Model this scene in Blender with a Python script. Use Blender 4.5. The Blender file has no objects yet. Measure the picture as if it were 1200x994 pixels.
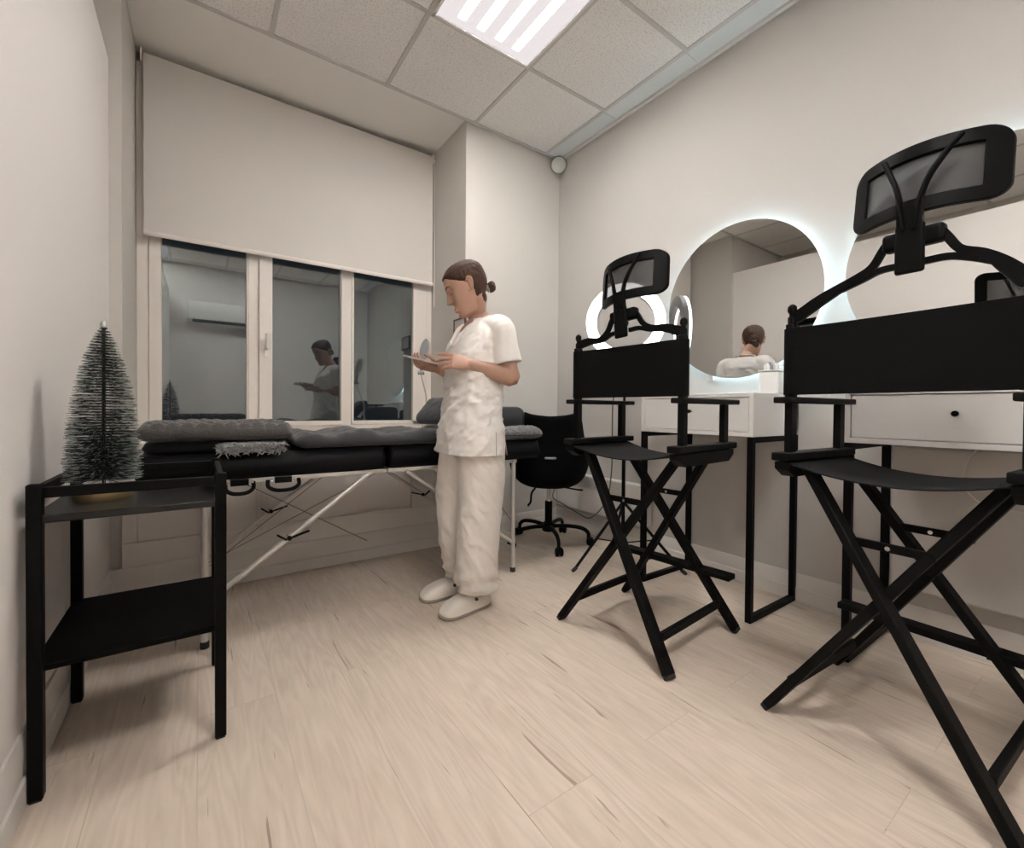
import bpy, bmesh, math, random
from mathutils import Vector, Matrix, noise
random.seed(7)
PI = math.pi
scene = bpy.context.scene
COL = scene.collection

# ------------------------------------------------------------------ camera, world, exposure
F_PX, YAW, PITCH, ROLL, CY = 521.775, math.radians(35.059), math.radians(-.676), math.radians(.444), 485.875
cam_d = bpy.data.cameras.new('camera')
cam = bpy.data.objects.new('camera', cam_d)
COL.objects.link(cam)
cam_d.sensor_fit = 'HORIZONTAL'
cam_d.sensor_width = 36
cam_d.lens = F_PX / 1200 * 36
cam_d.shift_y = (CY - 497) / 1200
cam_d.clip_start = .02
fw = Vector((math.sin(YAW), math.cos(YAW), 0)); rt = Vector((math.cos(YAW), -math.sin(YAW), 0)); up = Vector((0, 0, 1))
fw2 = fw * math.cos(PITCH) + up * math.sin(PITCH); up2 = up * math.cos(PITCH) - fw * math.sin(PITCH)
rt3 = rt * math.cos(ROLL) + up2 * math.sin(ROLL); up3 = up2 * math.cos(ROLL) - rt * math.sin(ROLL)
cm = Matrix.Identity(4)
for i in range(3):
    cm[i][0] = rt3[i]; cm[i][1] = up3[i]; cm[i][2] = -fw2[i]
cm[0][3], cm[1][3], cm[2][3] = 0, 0, .9
cam.matrix_world = cm
scene.camera = cam

TUBE_E, PANEL_E, RING_E, LED_E = 49, .25, 1.5, 10.0
EXPOSURE = 1.77
FILL3_E = 36  # strength of the added fill panel beyond the partition
FILL2_E = 62  # strength of the added fill panel over the near end
w = bpy.data.worlds.new('night'); scene.world = w; w.use_nodes = True
w.node_tree.nodes['Background'].inputs[0].default_value = (.5, .55, .65, 1)
w.node_tree.nodes['Background'].inputs[1].default_value = .012
scene.view_settings.view_transform = 'Standard'
scene.view_settings.look = 'None'
scene.view_settings.gamma = 1
scene.view_settings.use_curve_mapping = False
scene.view_settings.exposure = EXPOSURE
cy_ = scene.cycles
cy_.use_denoising = True
cy_.max_bounces = 10; cy_.diffuse_bounces = 6; cy_.glossy_bounces = 5; cy_.transmission_bounces = 6; cy_.transparent_max_bounces = 12
cy_.caustics_reflective = False; cy_.caustics_refractive = False
cy_.sample_clamp_indirect = 6

# ------------------------------------------------------------------ helpers
def V(*a): return Vector(a)

def new_mat(name):
    m = bpy.data.materials.new(name); m.use_nodes = True
    nt = m.node_tree; b = nt.nodes['Principled BSDF']
    return m, nt, b

def mat(name, col, rough=.5, metal=0, bump=0, bscale=60, var=0, vscale=8, spec=.5, sheen=0, stretch=None):
    m, nt, b = new_mat(name)
    b.inputs['Base Color'].default_value = (*col, 1)
    b.inputs['Roughness'].default_value = rough
    b.inputs['Metallic'].default_value = metal
    b.inputs['Specular IOR Level'].default_value = spec
    if sheen:
        b.inputs['Sheen Weight'].default_value = sheen
    tc = nt.nodes.new('ShaderNodeTexCoord'); mp = nt.nodes.new('ShaderNodeMapping')
    nt.links.new(tc.outputs['Object'], mp.inputs['Vector'])
    if stretch: mp.inputs['Scale'].default_value = stretch
    if var:
        n = nt.nodes.new('ShaderNodeTexNoise'); n.inputs['Scale'].default_value = vscale; n.inputs['Detail'].default_value = 4
        nt.links.new(mp.outputs[0], n.inputs['Vector'])
        mx = nt.nodes.new('ShaderNodeMix'); mx.data_type = 'RGBA'
        mx.inputs['A'].default_value = (*[c * (1 - var) for c in col], 1)
        mx.inputs['B'].default_value = (*[min(1, c * (1 + var)) for c in col], 1)
        nt.links.new(n.outputs['Fac'], mx.inputs['Factor']); nt.links.new(mx.outputs['Result'], b.inputs['Base Color'])
    if bump:
        n2 = nt.nodes.new('ShaderNodeTexNoise'); n2.inputs['Scale'].default_value = bscale; n2.inputs['Detail'].default_value = 5
        nt.links.new(mp.outputs[0], n2.inputs['Vector'])
        bp = nt.nodes.new('ShaderNodeBump'); bp.inputs['Strength'].default_value = bump; bp.inputs['Distance'].default_value = .01
        nt.links.new(n2.outputs['Fac'], bp.inputs['Height']); nt.links.new(bp.outputs[0], b.inputs['Normal'])
    return m

def emit(name, col, s):
    m, nt, b = new_mat(name)
    b.inputs['Base Color'].default_value = (.9, .9, .9, 1)
    b.inputs['Emission Color'].default_value = (*col, 1)
    b.inputs['Emission Strength'].default_value = s
    return m

def obj(name, bm, m, parent=None, bevel=0, smooth=35, loc=None, segs=2):
    me = bpy.data.meshes.new(name)
    bmesh.ops.recalc_face_normals(bm, faces=bm.faces[:])
    bm.to_mesh(me); bm.free()
    me.materials.append(m)
    for p in me.polygons: p.use_smooth = True
    me.set_sharp_from_angle(angle=math.radians(smooth))
    o = bpy.data.objects.new(name, me); COL.objects.link(o)
    if parent: o.parent = parent
    if loc: o.location = loc
    if bevel:
        md = o.modifiers.new('bevel', 'BEVEL'); md.width = bevel; md.segments = segs; md.limit_method = 'ANGLE'; md.angle_limit = math.radians(40)
        md.harden_normals = False
    return o

def thing(name, label, cat, loc=(0, 0, 0), rotz=0, group=None):
    o = bpy.data.objects.new(name, None); COL.objects.link(o)
    o.location = loc; o.rotation_euler = (0, 0, rotz); o.empty_display_size = .1
    o['label'] = label; o['category'] = cat
    if group: o['group'] = group
    return o

def tag(o, label, cat, group=None):
    o['label'] = label; o['category'] = cat
    if group: o['group'] = group
    return o

def struct(name, bm, m, parent=None, bevel=0, smooth=35):
    o = obj(name, bm, m, parent, bevel, smooth)
    if not parent: o['kind'] = 'structure'
    return o

def copy_tree(o, parent=None):
    c = o.copy(); COL.objects.link(c)
    if parent: c.parent = parent
    for ch in o.children: copy_tree(ch, c)
    return c

def B(): return bmesh.new()

def box(bm, x0, x1, y0, y1, z0, z1, M=None):
    ps = [V(x, y, z) for z in (z0, z1) for y in (y0, y1) for x in (x0, x1)]
    if M: ps = [M @ p for p in ps]
    v = [bm.verts.new(p) for p in ps]
    for f in ((0, 2, 3, 1), (4, 5, 7, 6), (0, 1, 5, 4), (2, 6, 7, 3), (0, 4, 6, 2), (1, 3, 7, 5)):
        bm.faces.new([v[i] for i in f])
    return bm

def frame_of(d, ref=None):
    d = d.normalized()
    ref = ref or V(0, 0, 1)
    if abs(d.dot(ref)) > .98: ref = V(1, 0, 0)
    s = d.cross(ref).normalized(); u = s.cross(d).normalized()
    return d, s, u

def bar(bm, p0, p1, w, h, ref=None):
    """box from p0 to p1, w across, h along the reference direction"""
    p0, p1 = V(*p0), V(*p1)
    d, s, u = frame_of(p1 - p0, ref)
    v = []
    for p in (p0, p1):
        for a, b in ((-1, -1), (1, -1), (1, 1), (-1, 1)):
            v.append(bm.verts.new(p + s * a * w / 2 + u * b * h / 2))
    bm.faces.new(v[3::-1]); bm.faces.new(v[4:8])
    for i in range(4):
        j = (i + 1) % 4
        bm.faces.new((v[i], v[j], v[4 + j], v[4 + i]))
    return bm

def loft(bm, rings, cap=True, closed=False):
    rv = [[bm.verts.new(p) for p in r] for r in rings]
    n = len(rv[0]); m = len(rv)
    for i in range(m if closed else m - 1):
        a, b = rv[i], rv[(i + 1) % m]
        for k in range(n):
            bm.faces.new((a[k], a[(k + 1) % n], b[(k + 1) % n], b[k]))
    if cap and not closed:
        bm.faces.new(rv[0][::-1]); bm.faces.new(rv[-1])
    return rv

def spline(pts, n=6):
    pts = [V(*p) for p in pts]
    if len(pts) < 3: return pts
    out = []
    P = [pts[0] * 2 - pts[1]] + pts + [pts[-1] * 2 - pts[-2]]
    for i in range(1, len(P) - 2):
        for k in range(n):
            t = k / n
            a, b, c, d = P[i - 1], P[i], P[i + 1], P[i + 2]
            out.append(.5 * ((2 * b) + (c - a) * t + (2 * a - 5 * b + 4 * c - d) * t * t + (3 * b - a - 3 * c + d) * t ** 3))
    out.append(pts[-1])
    return out

def tube(bm, pts, r, seg=10, closed=False, ry=None, ref=None, square=False, round_caps=False):
    """sweep a round / elliptical / rectangular section along the points"""
    pts = [V(*p) for p in pts]
    n = len(pts)
    R = r if isinstance(r, (list, tuple)) else [r] * n
    RY = (ry if isinstance(ry, (list, tuple)) else [ry] * n) if ry is not None else R
    if len(R) != n:
        R = [R[0] + (R[-1] - R[0]) * 0 + _interp(R, i / (n - 1)) - R[0] for i in range(n)]
    if len(RY) != n: RY = [_interp(RY, i / (n - 1)) for i in range(n)]
    rings = []
    prev_s = None
    for i, p in enumerate(pts):
        if closed: t = pts[(i + 1) % n] - pts[i - 1]
        else: t = pts[min(i + 1, n - 1)] - pts[max(i - 1, 0)]
        t = t.normalized() if t.length > 1e-9 else V(0, 0, 1)
        if ref is not None:
            d, s, u = frame_of(t, V(*ref))
        elif prev_s is None:
            d, s, u = frame_of(t)
        else:
            s = (prev_s - t * prev_s.dot(t)).normalized(); u = s.cross(t).normalized()
        prev_s = s
        if square:
            ring = [p + s * R[i] * a + u * RY[i] * b for a, b in ((-1, -1), (1, -1), (1, 1), (-1, 1))]
        else:
            ring = [p + s * R[i] * math.cos(2 * PI * k / seg) + u * RY[i] * math.sin(2 * PI * k / seg) for k in range(seg)]
        rings.append(ring)
    if round_caps and not closed:
        def caps(end):
            p = pts[end]; q = pts[1] if end == 0 else pts[-2]
            d = (p - q).normalized(); base = rings[end]; L = (R[end] + RY[end]) / 2
            return [[p + (v - p) * math.cos(a) + d * L * math.sin(a) for v in base] for a in (.5, 1.0, 1.4)]
        rings = caps(0)[::-1] + rings + caps(-1)
    loft(bm, rings, cap=True, closed=closed)
    return bm

def _interp(L, t):
    x = t * (len(L) - 1); i = min(int(x), len(L) - 2)
    return L[i] + (L[i + 1] - L[i]) * (x - i)

def lathe(bm, prof, seg=32, M=None, c=(0, 0, 0)):
    c = V(*c)
    rings = []
    for r, z in prof:
        ring = []
        for k in range(seg):
            a = 2 * PI * k / seg
            p = V(max(r, 1e-4) * math.cos(a), max(r, 1e-4) * math.sin(a), z)
            ring.append((M @ p if M else p) + c)
        rings.append(ring)
    loft(bm, rings)
    return bm

def aim(n, loc=(0, 0, 0), ref=(0, 0, 1)):
    """matrix whose local z looks along n"""
    z = V(*n).normalized(); x = V(*ref).cross(z)
    if x.length < 1e-4: x = V(1, 0, 0)
    x.normalize(); y = z.cross(x)
    M = Matrix.Identity(4)
    for i in range(3):
        M[i][0] = x[i]; M[i][1] = y[i]; M[i][2] = z[i]; M[i][3] = loc[i]
    return M

def rrect(w, h, r, n=6):
    out = []
    for cx, cy, a0 in ((w / 2 - r, h / 2 - r, 0), (-w / 2 + r, h / 2 - r, PI / 2), (-w / 2 + r, -h / 2 + r, PI), (w / 2 - r, -h / 2 + r, 1.5 * PI)):
        for k in range(n + 1):
            a = a0 + PI / 2 * k / n
            out.append((cx + r * math.cos(a), cy + r * math.sin(a)))
    return out

def slab(bm, x0, x1, y0, y1, z0, z1, nx, ny, disp, edge=.04, corner=.08):
    """soft padded slab: rounded outline, puffed top that carries disp(x, y)"""
    cx, cy, hx, hy = (x0 + x1) / 2, (y0 + y1) / 2, (x1 - x0) / 2, (y1 - y0) / 2
    top, bot = [], []
    for j in range(ny + 1):
        rt_, rb_ = [], []
        for i in range(nx + 1):
            u, v = -1 + 2 * i / nx, -1 + 2 * j / ny
            # round the corners of the outline
            px, py = u * hx, v * hy
            ax, ay = abs(px) - (hx - corner), abs(py) - (hy - corner)
            if ax > 0 and ay > 0:
                m = max(ax, ay); l = math.hypot(ax, ay); f = m / l if l else 1
                px = math.copysign(hx - corner + ax * f, px); py = math.copysign(hy - corner + ay * f, py)
            d = min(hx - abs(u * hx), hy - abs(v * hy))
            k = min(1, d / edge); k = math.sqrt(max(0, 1 - (1 - k) ** 2))
            zm = z0 + (z1 - z0) * .42
            zt = zm + (z1 - zm) * k + disp(cx + px, cy + py) * (0.25 + .75 * k)
            zb = zm + (z0 - zm) * k
            rt_.append(bm.verts.new((cx + px, cy + py, zt)))
            rb_.append(rt_[-1] if d < 1e-6 else bm.verts.new((cx + px, cy + py, zb)))
        top.append(rt_); bot.append(rb_)
    for j in range(ny):
        for i in range(nx):
            bm.faces.new((top[j][i], top[j][i + 1], top[j + 1][i + 1], top[j + 1][i]))
            q = [bot[j][i], bot[j + 1][i], bot[j + 1][i + 1], bot[j][i + 1]]
            try: bm.faces.new(q)
            except ValueError: pass
    return bm

def fbm(x, y, z=0, s=1.0):
    return noise.fractal(V(x * s, y * s, z * s), 1.0, 2.0, 4)

# ------------------------------------------------------------------ materials
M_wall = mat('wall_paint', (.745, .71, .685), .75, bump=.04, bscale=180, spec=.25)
M_wallr = mat('wall_paint_dark', (.49, .47, .45), .75, bump=.04, bscale=180, spec=.25)  # left wall paint darkened, lowering the right wall's brightness in the render
M_wallb = mat('wall_paint_pier', (.57, .545, .51), .75, bump=.04, bscale=180, spec=.25)  # toned down from the left wall paint for a less bright pier
M_white = mat('white_lacquer', (.70, .68, .66), .35, var=.02, vscale=3)
M_trim = mat('white_trim', (.66, .63, .60), .5, var=.02)
M_upvc = mat('white_window_plastic', (.74, .69, .64), .35, var=.015, vscale=4)
M_blind = mat('blind_fabric', (.64, .605, .57), .85, bump=.08, bscale=400, spec=.2)
M_soffit = mat('soffit_paint', (.80, .785, .74), .8, bump=.04, bscale=150, spec=.2)
M_grid = mat('ceiling_grid', (.55, .53, .51), .5, var=.03)
M_strip = mat('ceiling_border', (.68, .70, .70), .45, var=.02)
M_blackmetal = mat('black_metal', (.0035, .0033, .003), .5, bump=.05, bscale=300, spec=.1)
M_blackwood = mat('black_painted_wood', (.0045, .0043, .004), .6, bump=.15, bscale=40, stretch=(1, 1, 6), spec=.12)
M_canvas = mat('black_canvas', (.003, .003, .0032), .9, bump=.1, bscale=500, spec=.15)
M_seatcanvas = mat('black_seat_canvas', (.010, .010, .011), .85, bump=.1, bscale=500, spec=.15)
M_plastic = mat('black_plastic', (.0045, .0045, .0045), .45, bump=.05, bscale=200, spec=.06)
M_vinyl = mat('black_vinyl', (.0025, .0025, .0035), .55, bump=.2, bscale=30, spec=.15)
M_shell = mat('black_shell_fabric', (.0025, .0025, .003), .85, bump=.1, bscale=400, spec=.08)
M_alu = mat('brushed_aluminium', (.62, .60, .57), .4, .55, var=.05, vscale=30)
M_chrome = mat('chrome', (.7, .7, .7), .2, 1, var=.02)
M_quilt = mat('grey_cover', (.040, .042, .047), .9, bump=.25, bscale=25, var=.15, vscale=14, sheen=.3, spec=.2)
M_knit = mat('grey_chunky_knit', (.08, .076, .072), .95, bump=.6, bscale=160, var=.35, vscale=70, sheen=.3, spec=.1)
M_fringe = mat('light_grey_fringe', (.26, .26, .26), .95, bump=.5, bscale=250, var=.45, vscale=120, spec=.1)
M_pillow = mat('speckled_grey_plush', (.13, .13, .135), .95, bump=1, bscale=110, var=.95, vscale=110, sheen=.4, spec=.1)
M_cushion = mat('charcoal_vinyl', (.016, .016, .020), .5, bump=.1, bscale=80)
M_gold = mat('brass_base', (.30, .22, .11), .4, .7, var=.08, vscale=30)
M_cable = mat('white_cable', (.55, .53, .50), .5, var=.02)
M_cablegrey = mat('grey_wire', (.12, .11, .10), .5, var=.02)
M_scrub = mat('white_scrub_cotton', (.80, .765, .735), .85, bump=.35, bscale=14, var=.03, vscale=6, sheen=.15, spec=.2)
M_pants = mat('cream_trouser_cotton', (.72, .675, .635), .88, bump=.3, bscale=12, var=.03, vscale=6, sheen=.15, spec=.2)
M_shoe = mat('white_clog', (.72, .68, .62), .5, bump=.05, bscale=90, var=.03)
M_sole = mat('clog_sole', (.30, .27, .24), .6, var=.05)
M_buckle = mat('dark_buckle', (.10, .085, .07), .4, .6, var=.05)
M_hair = mat('brown_hair', (.055, .026, .015), .5, bump=.7, bscale=40, var=.4, vscale=30, stretch=(1, 6, 1), spec=.25)
M_brow = mat('eyebrow_hair', (.05, .028, .018), .7, var=.1)
M_lips = mat('lips', (.42, .17, .14), .5, var=.05)
M_scrunchie = mat('pale_scrunchie', (.45, .40, .36), .8, var=.1)
M_phone = mat('phone_case', (.50, .42, .40), .35, var=.03)
M_phonedark = mat('phone_glass', (.02, .02, .025), .1, var=.02)
M_steelgrey = mat('grey_plastic', (.28, .28, .29), .45, var=.05)
M_sensor = mat('sensor_plastic', (.58, .58, .53), .5, var=.03)
M_sensordark = mat('sensor_back', (.22, .22, .20), .6, var=.03)
M_rug = mat('rubber', (.02, .02, .02), .8, var=.05)
M_paper = mat('print_paper', (.62, .58, .56), .8, var=.03, vscale=40)
M_ink = mat('dark_frame', (.07, .055, .05), .6, var=.03)
M_ledback = mat('lamp_led_panel', (.30, .30, .31), .6, bump=.8, bscale=350, var=.35, vscale=260)
M_ac = mat('air_conditioner_plastic', (.72, .70, .68), .4, var=.02)
M_acdark = mat('air_conditioner_vent', (.08, .08, .08), .6, var=.02)
M_box = mat('frosted_box', (.80, .80, .79), .3, var=.02)

def skin_mat():
    m, nt, b = new_mat('skin')
    b.inputs['Base Color'].default_value = (.52, .30, .215, 1)
    b.inputs['Roughness'].default_value = .5
    b.inputs['Subsurface Weight'].default_value = .08
    b.inputs['Subsurface Radius'].default_value = (.01, .004, .002)
    n = nt.nodes.new('ShaderNodeTexNoise'); n.inputs['Scale'].default_value = 25
    mx = nt.nodes.new('ShaderNodeMix'); mx.data_type = 'RGBA'
    mx.inputs['A'].default_value = (.40, .235, .17, 1); mx.inputs['B'].default_value = (.47, .285, .21, 1)
    nt.links.new(n.outputs['Fac'], mx.inputs['Factor']); nt.links.new(mx.outputs['Result'], b.inputs['Base Color'])
    return m
M_skin = skin_mat()

def floor_mat():
    m, nt, b = new_mat('pale_oak_laminate')
    N = nt.nodes.new; L = nt.links.new
    tc = N('ShaderNodeTexCoord')
    mp = N('ShaderNodeMapping'); mp.inputs['Rotation'].default_value = (0, 0, PI / 2); mp.inputs['Location'].default_value = (.31, .205, 0)
    L(tc.outputs['Object'], mp.inputs['Vector'])
    br = N('ShaderNodeTexBrick')
    br.inputs['Scale'].default_value = 1
    br.inputs['Brick Width'].default_value = 1.25; br.inputs['Row Height'].default_value = .2
    br.inputs['Mortar Size'].default_value = .0016; br.inputs['Mortar Smooth'].default_value = .3
    br.inputs['Color1'].default_value = (.0, .0, .0, 1); br.inputs['Color2'].default_value = (1, 1, 1, 1); br.inputs['Mortar'].default_value = (.5, .5, .5, 1)
    br.offset = .37; br.offset_frequency = 2
    L(mp.outputs[0], br.inputs['Vector'])
    # per-plank shift of the grain
    sh = N('ShaderNodeVectorMath'); sh.operation = 'SCALE'; sh.inputs['Scale'].default_value = 9.0
    L(br.outputs['Color'], sh.inputs[0])
    ad = N('ShaderNodeVectorMath'); ad.operation = 'ADD'
    L(tc.outputs['Object'], ad.inputs[0]); L(sh.outputs[0], ad.inputs[1])
    m1 = N('ShaderNodeMapping'); m1.inputs['Scale'].default_value = (19, 2.0, 1); L(ad.outputs[0], m1.inputs['Vector'])
    n1 = N('ShaderNodeTexNoise'); n1.inputs['Scale'].default_value = 1.6; n1.inputs['Detail'].default_value = 7; n1.inputs['Roughness'].default_value = .6; n1.inputs['Distortion'].default_value = 1.2
    L(m1.outputs[0], n1.inputs['Vector'])
    # cathedral figure
    m2 = N('ShaderNodeMapping'); m2.inputs['Scale'].default_value = (9, .9, 1); L(ad.outputs[0], m2.inputs['Vector'])
    n2 = N('ShaderNodeTexNoise'); n2.inputs['Scale'].default_value = 1.0; n2.inputs['Detail'].default_value = 2; L(m2.outputs[0], n2.inputs['Vector'])
    ml = N('ShaderNodeMath'); ml.operation = 'MULTIPLY'; ml.inputs[1].default_value = 100; L(n2.outputs['Fac'], ml.inputs[0])
    sn = N('ShaderNodeMath'); sn.operation = 'SINE'; L(ml.outputs[0], sn.inputs[0])
    # cracks and knots
    m3 = N('ShaderNodeMapping'); m3.inputs['Scale'].default_value = (24, 1.5, 1); L(ad.outputs[0], m3.inputs['Vector'])
    n3 = N('ShaderNodeTexNoise'); n3.inputs['Scale'].default_value = 1.5; n3.inputs['Detail'].default_value = 3; n3.inputs['Distortion'].default_value = .8; L(m3.outputs[0], n3.inputs['Vector'])
    cr = N('ShaderNodeValToRGB'); cr.color_ramp.elements[0].position = .285; cr.color_ramp.elements[0].color = (.52, .46, .41, 1)
    cr.color_ramp.elements[1].position = .325; cr.color_ramp.elements[1].color = (1, 1, 1, 1)
    L(n3.outputs['Fac'], cr.inputs['Fac'])
    ra = N('ShaderNodeValToRGB')
    ra.color_ramp.elements[0].position = .28; ra.color_ramp.elements[0].color = (.555, .462, .380, 1)
    ra.color_ramp.elements[1].position = .72; ra.color_ramp.elements[1].color = (.655, .560, .475, 1)
    e = ra.color_ramp.elements.new(.5); e.color = (.615, .520, .436, 1)
    L(n1.outputs['Fac'], ra.inputs['Fac'])
    fig = N('ShaderNodeMapRange'); fig.inputs['From Min'].default_value = -1; fig.inputs['From Max'].default_value = 1; fig.inputs['To Min'].default_value = .95; fig.inputs['To Max'].default_value = 1.03
    L(sn.outputs[0], fig.inputs['Value'])
    mA = N('ShaderNodeMix'); mA.data_type = 'RGBA'; mA.blend_type = 'MULTIPLY'; mA.inputs['Factor'].default_value = 1
    L(ra.outputs['Color'], mA.inputs['A']); L(fig.outputs[0], mA.inputs['B'])
    mB = N('ShaderNodeMix'); mB.data_type = 'RGBA'; mB.blend_type = 'MULTIPLY'; mB.inputs['Factor'].default_value = .9
    L(mA.outputs['Result'], mB.inputs['A']); L(cr.outputs['Color'], mB.inputs['B'])
    pl = N('ShaderNodeMapRange'); pl.inputs['To Min'].default_value = .965; pl.inputs['To Max'].default_value = 1.03
    L(br.outputs['Color'], pl.inputs['Value'])
    mC = N('ShaderNodeMix'); mC.data_type = 'RGBA'; mC.blend_type = 'MULTIPLY'; mC.inputs['Factor'].default_value = 1
    L(mB.outputs['Result'], mC.inputs['A']); L(pl.outputs[0], mC.inputs['B'])
    mD = N('ShaderNodeMix'); mD.data_type = 'RGBA'
    mD.inputs['B'].default_value = (.33, .27, .215, 1)
    fm = N('ShaderNodeMath'); fm.operation = 'MULTIPLY'; fm.inputs[1].default_value = .30; L(br.outputs['Fac'], fm.inputs[0])
    L(fm.outputs[0], mD.inputs['Factor']); L(mC.outputs['Result'], mD.inputs['A'])
    L(mD.outputs['Result'], b.inputs['Base Color'])
    b.inputs['Roughness'].default_value = .5; b.inputs['Specular IOR Level'].default_value = .3
    bp = N('ShaderNodeBump'); bp.inputs['Strength'].default_value = .12; bp.inputs['Distance'].default_value = .003
    L(n1.outputs['Fac'], bp.inputs['Height']); L(bp.outputs[0], b.inputs['Normal'])
    return m
M_floor = floor_mat()

def tile_mat():
    m, nt, b = new_mat('mineral_ceiling_tile')
    N = nt.nodes.new; L = nt.links.new
    tc = N('ShaderNodeTexCoord')
    n = N('ShaderNodeTexNoise'); n.inputs['Scale'].default_value = 130; n.inputs['Detail'].default_value = 2; L(tc.outputs['Object'], n.inputs['Vector'])
    v = N('ShaderNodeTexVoronoi'); v.inputs['Scale'].default_value = 60; L(tc.outputs['Object'], v.inputs['Vector'])
    r = N('ShaderNodeValToRGB'); r.color_ramp.elements[0].position = .30; r.color_ramp.elements[0].color = (.60, .58, .56, 1)
    r.color_ramp.elements[1].position = .48; r.color_ramp.elements[1].color = (.84, .815, .79, 1)
    L(n.outputs['Fac'], r.inputs['Fac'])
    L(r.outputs['Color'], b.inputs['Base Color'])
    b.inputs['Roughness'].default_value = .9; b.inputs['Specular IOR Level'].default_value = .1
    bp = N('ShaderNodeBump'); bp.inputs['Strength'].default_value = .3; bp.inputs['Distance'].default_value = .004
    L(n.outputs['Fac'], bp.inputs['Height']); L(bp.outputs[0], b.inputs['Normal'])
    return m
M_tile = tile_mat()

def mirror_mat():
    m, nt, b = new_mat('mirror_silver')
    b.inputs['Base Color'].default_value = (.80, .81, .80, 1); b.inputs['Metallic'].default_value = 1; b.inputs['Roughness'].default_value = .0
    return m
M_mirror = mirror_mat()

def glass_mat():
    m, nt, b = new_mat('window_glass')
    nt.nodes.remove(b)
    N = nt.nodes.new; L = nt.links.new
    out = nt.nodes['Material Output']
    g = N('ShaderNodeBsdfGlossy'); g.inputs['Roughness'].default_value = 0; g.inputs['Color'].default_value = (.92, 1, 1, 1)
    t = N('ShaderNodeBsdfTransparent'); t.inputs['Color'].default_value = (.75, .78, .78, 1)
    lw = N('ShaderNodeFresnel'); lw.inputs['IOR'].default_value = 1.52
    mr = N('ShaderNodeMapRange'); mr.inputs['To Min'].default_value = .135; mr.inputs['To Max'].default_value = 1
    L(lw.outputs[0], mr.inputs['Value'])
    mx = N('ShaderNodeMixShader'); L(mr.outputs[0], mx.inputs[0]); L(t.outputs[0], mx.inputs[1]); L(g.outputs[0], mx.inputs[2])
    L(mx.outputs[0], out.inputs[0])
    return m
M_glass = glass_mat()

def mesh_mat():
    m, nt, b = new_mat('black_open_mesh')
    b.inputs['Base Color'].default_value = (.012, .012, .013, 1); b.inputs['Roughness'].default_value = .6
    N = nt.nodes.new; L = nt.links.new
    t = N('ShaderNodeBsdfTransparent'); mx = N('ShaderNodeMixShader'); mx.inputs[0].default_value = .92
    L(t.outputs[0], mx.inputs[1]); L(b.outputs[0], mx.inputs[2]); L(mx.outputs[0], nt.nodes['Material Output'].inputs[0])
    return m
M_mesh = mesh_mat()

def panel_mat(name, tube_e):
    """lit troffer diffuser: four lamps glow through it"""
    m, nt, b = new_mat(name)
    N = nt.nodes.new; L = nt.links.new
    tc = N('ShaderNodeTexCoord'); sx = N('ShaderNodeSeparateXYZ'); L(tc.outputs['Generated'], sx.inputs[0])
    a = N('ShaderNodeMath'); a.operation = 'MULTIPLY_ADD'; a.inputs[1].default_value = 5.2; a.inputs[2].default_value = -.6; L(sx.outputs['X'], a.inputs[0])
    f = N('ShaderNodeMath'); f.operation = 'FRACT'; L(a.outputs[0], f.inputs[0])
    p = N('ShaderNodeMath'); p.operation = 'PINGPONG'; p.inputs[1].default_value = .5; L(f.outputs[0], p.inputs[0])
    mrx = N('ShaderNodeMapRange'); mrx.interpolation_type = 'SMOOTHSTEP'; mrx.inputs['From Min'].default_value = .27; mrx.inputs['From Max'].default_value = .45; L(p.outputs[0], mrx.inputs['Value'])
    g1 = N('ShaderNodeMath'); g1.operation = 'GREATER_THAN'; g1.inputs[1].default_value = 0; L(a.outputs[0], g1.inputs[0])
    g2 = N('ShaderNodeMath'); g2.operation = 'LESS_THAN'; g2.inputs[1].default_value = 4; L(a.outputs[0], g2.inputs[0])
    yb = N('ShaderNodeMath'); yb.operation = 'PINGPONG'; yb.inputs[1].default_value = .5; L(sx.outputs['Y'], yb.inputs[0])
    mry = N('ShaderNodeMapRange'); mry.interpolation_type = 'SMOOTHSTEP'; mry.inputs['From Min'].default_value = .08; mry.inputs['From Max'].default_value = .16; L(yb.outputs[0], mry.inputs['Value'])
    k = mrx.outputs[0]
    for q in (g1.outputs[0], g2.outputs[0], mry.outputs[0]):
        mm = N('ShaderNodeMath'); mm.operation = 'MULTIPLY'; L(k, mm.inputs[0]); L(q, mm.inputs[1]); k = mm.outputs[0]
    st = N('ShaderNodeMapRange'); st.inputs['To Min'].default_value = PANEL_E; st.inputs['To Max'].default_value = tube_e; L(k, st.inputs['Value'])
    cm_ = N('ShaderNodeMix'); cm_.data_type = 'RGBA'; cm_.inputs['A'].default_value = (.97, .90, .90, 1); cm_.inputs['B'].default_value = (1, .97, .915, 1); L(k, cm_.inputs['Factor'])
    b.inputs['Base Color'].default_value = (.03, .03, .03, 1); b.inputs['Specular IOR Level'].default_value = .1
    L(cm_.outputs['Result'], b.inputs['Emission Color']); L(st.outputs[0], b.inputs['Emission Strength'])
    return m
M_panel = panel_mat('lit_diffuser', TUBE_E); M_fill2 = panel_mat('fill_diffuser_rear', FILL2_E); M_fill3 = panel_mat('fill_diffuser_beyond', FILL3_E)  # the last two serve the added fill panels
M_ring = emit('ring_lamp_glow', (1, .985, .97), RING_E)
M_led = emit('mirror_led_strip', (.64, .90, 1), LED_E)

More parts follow.
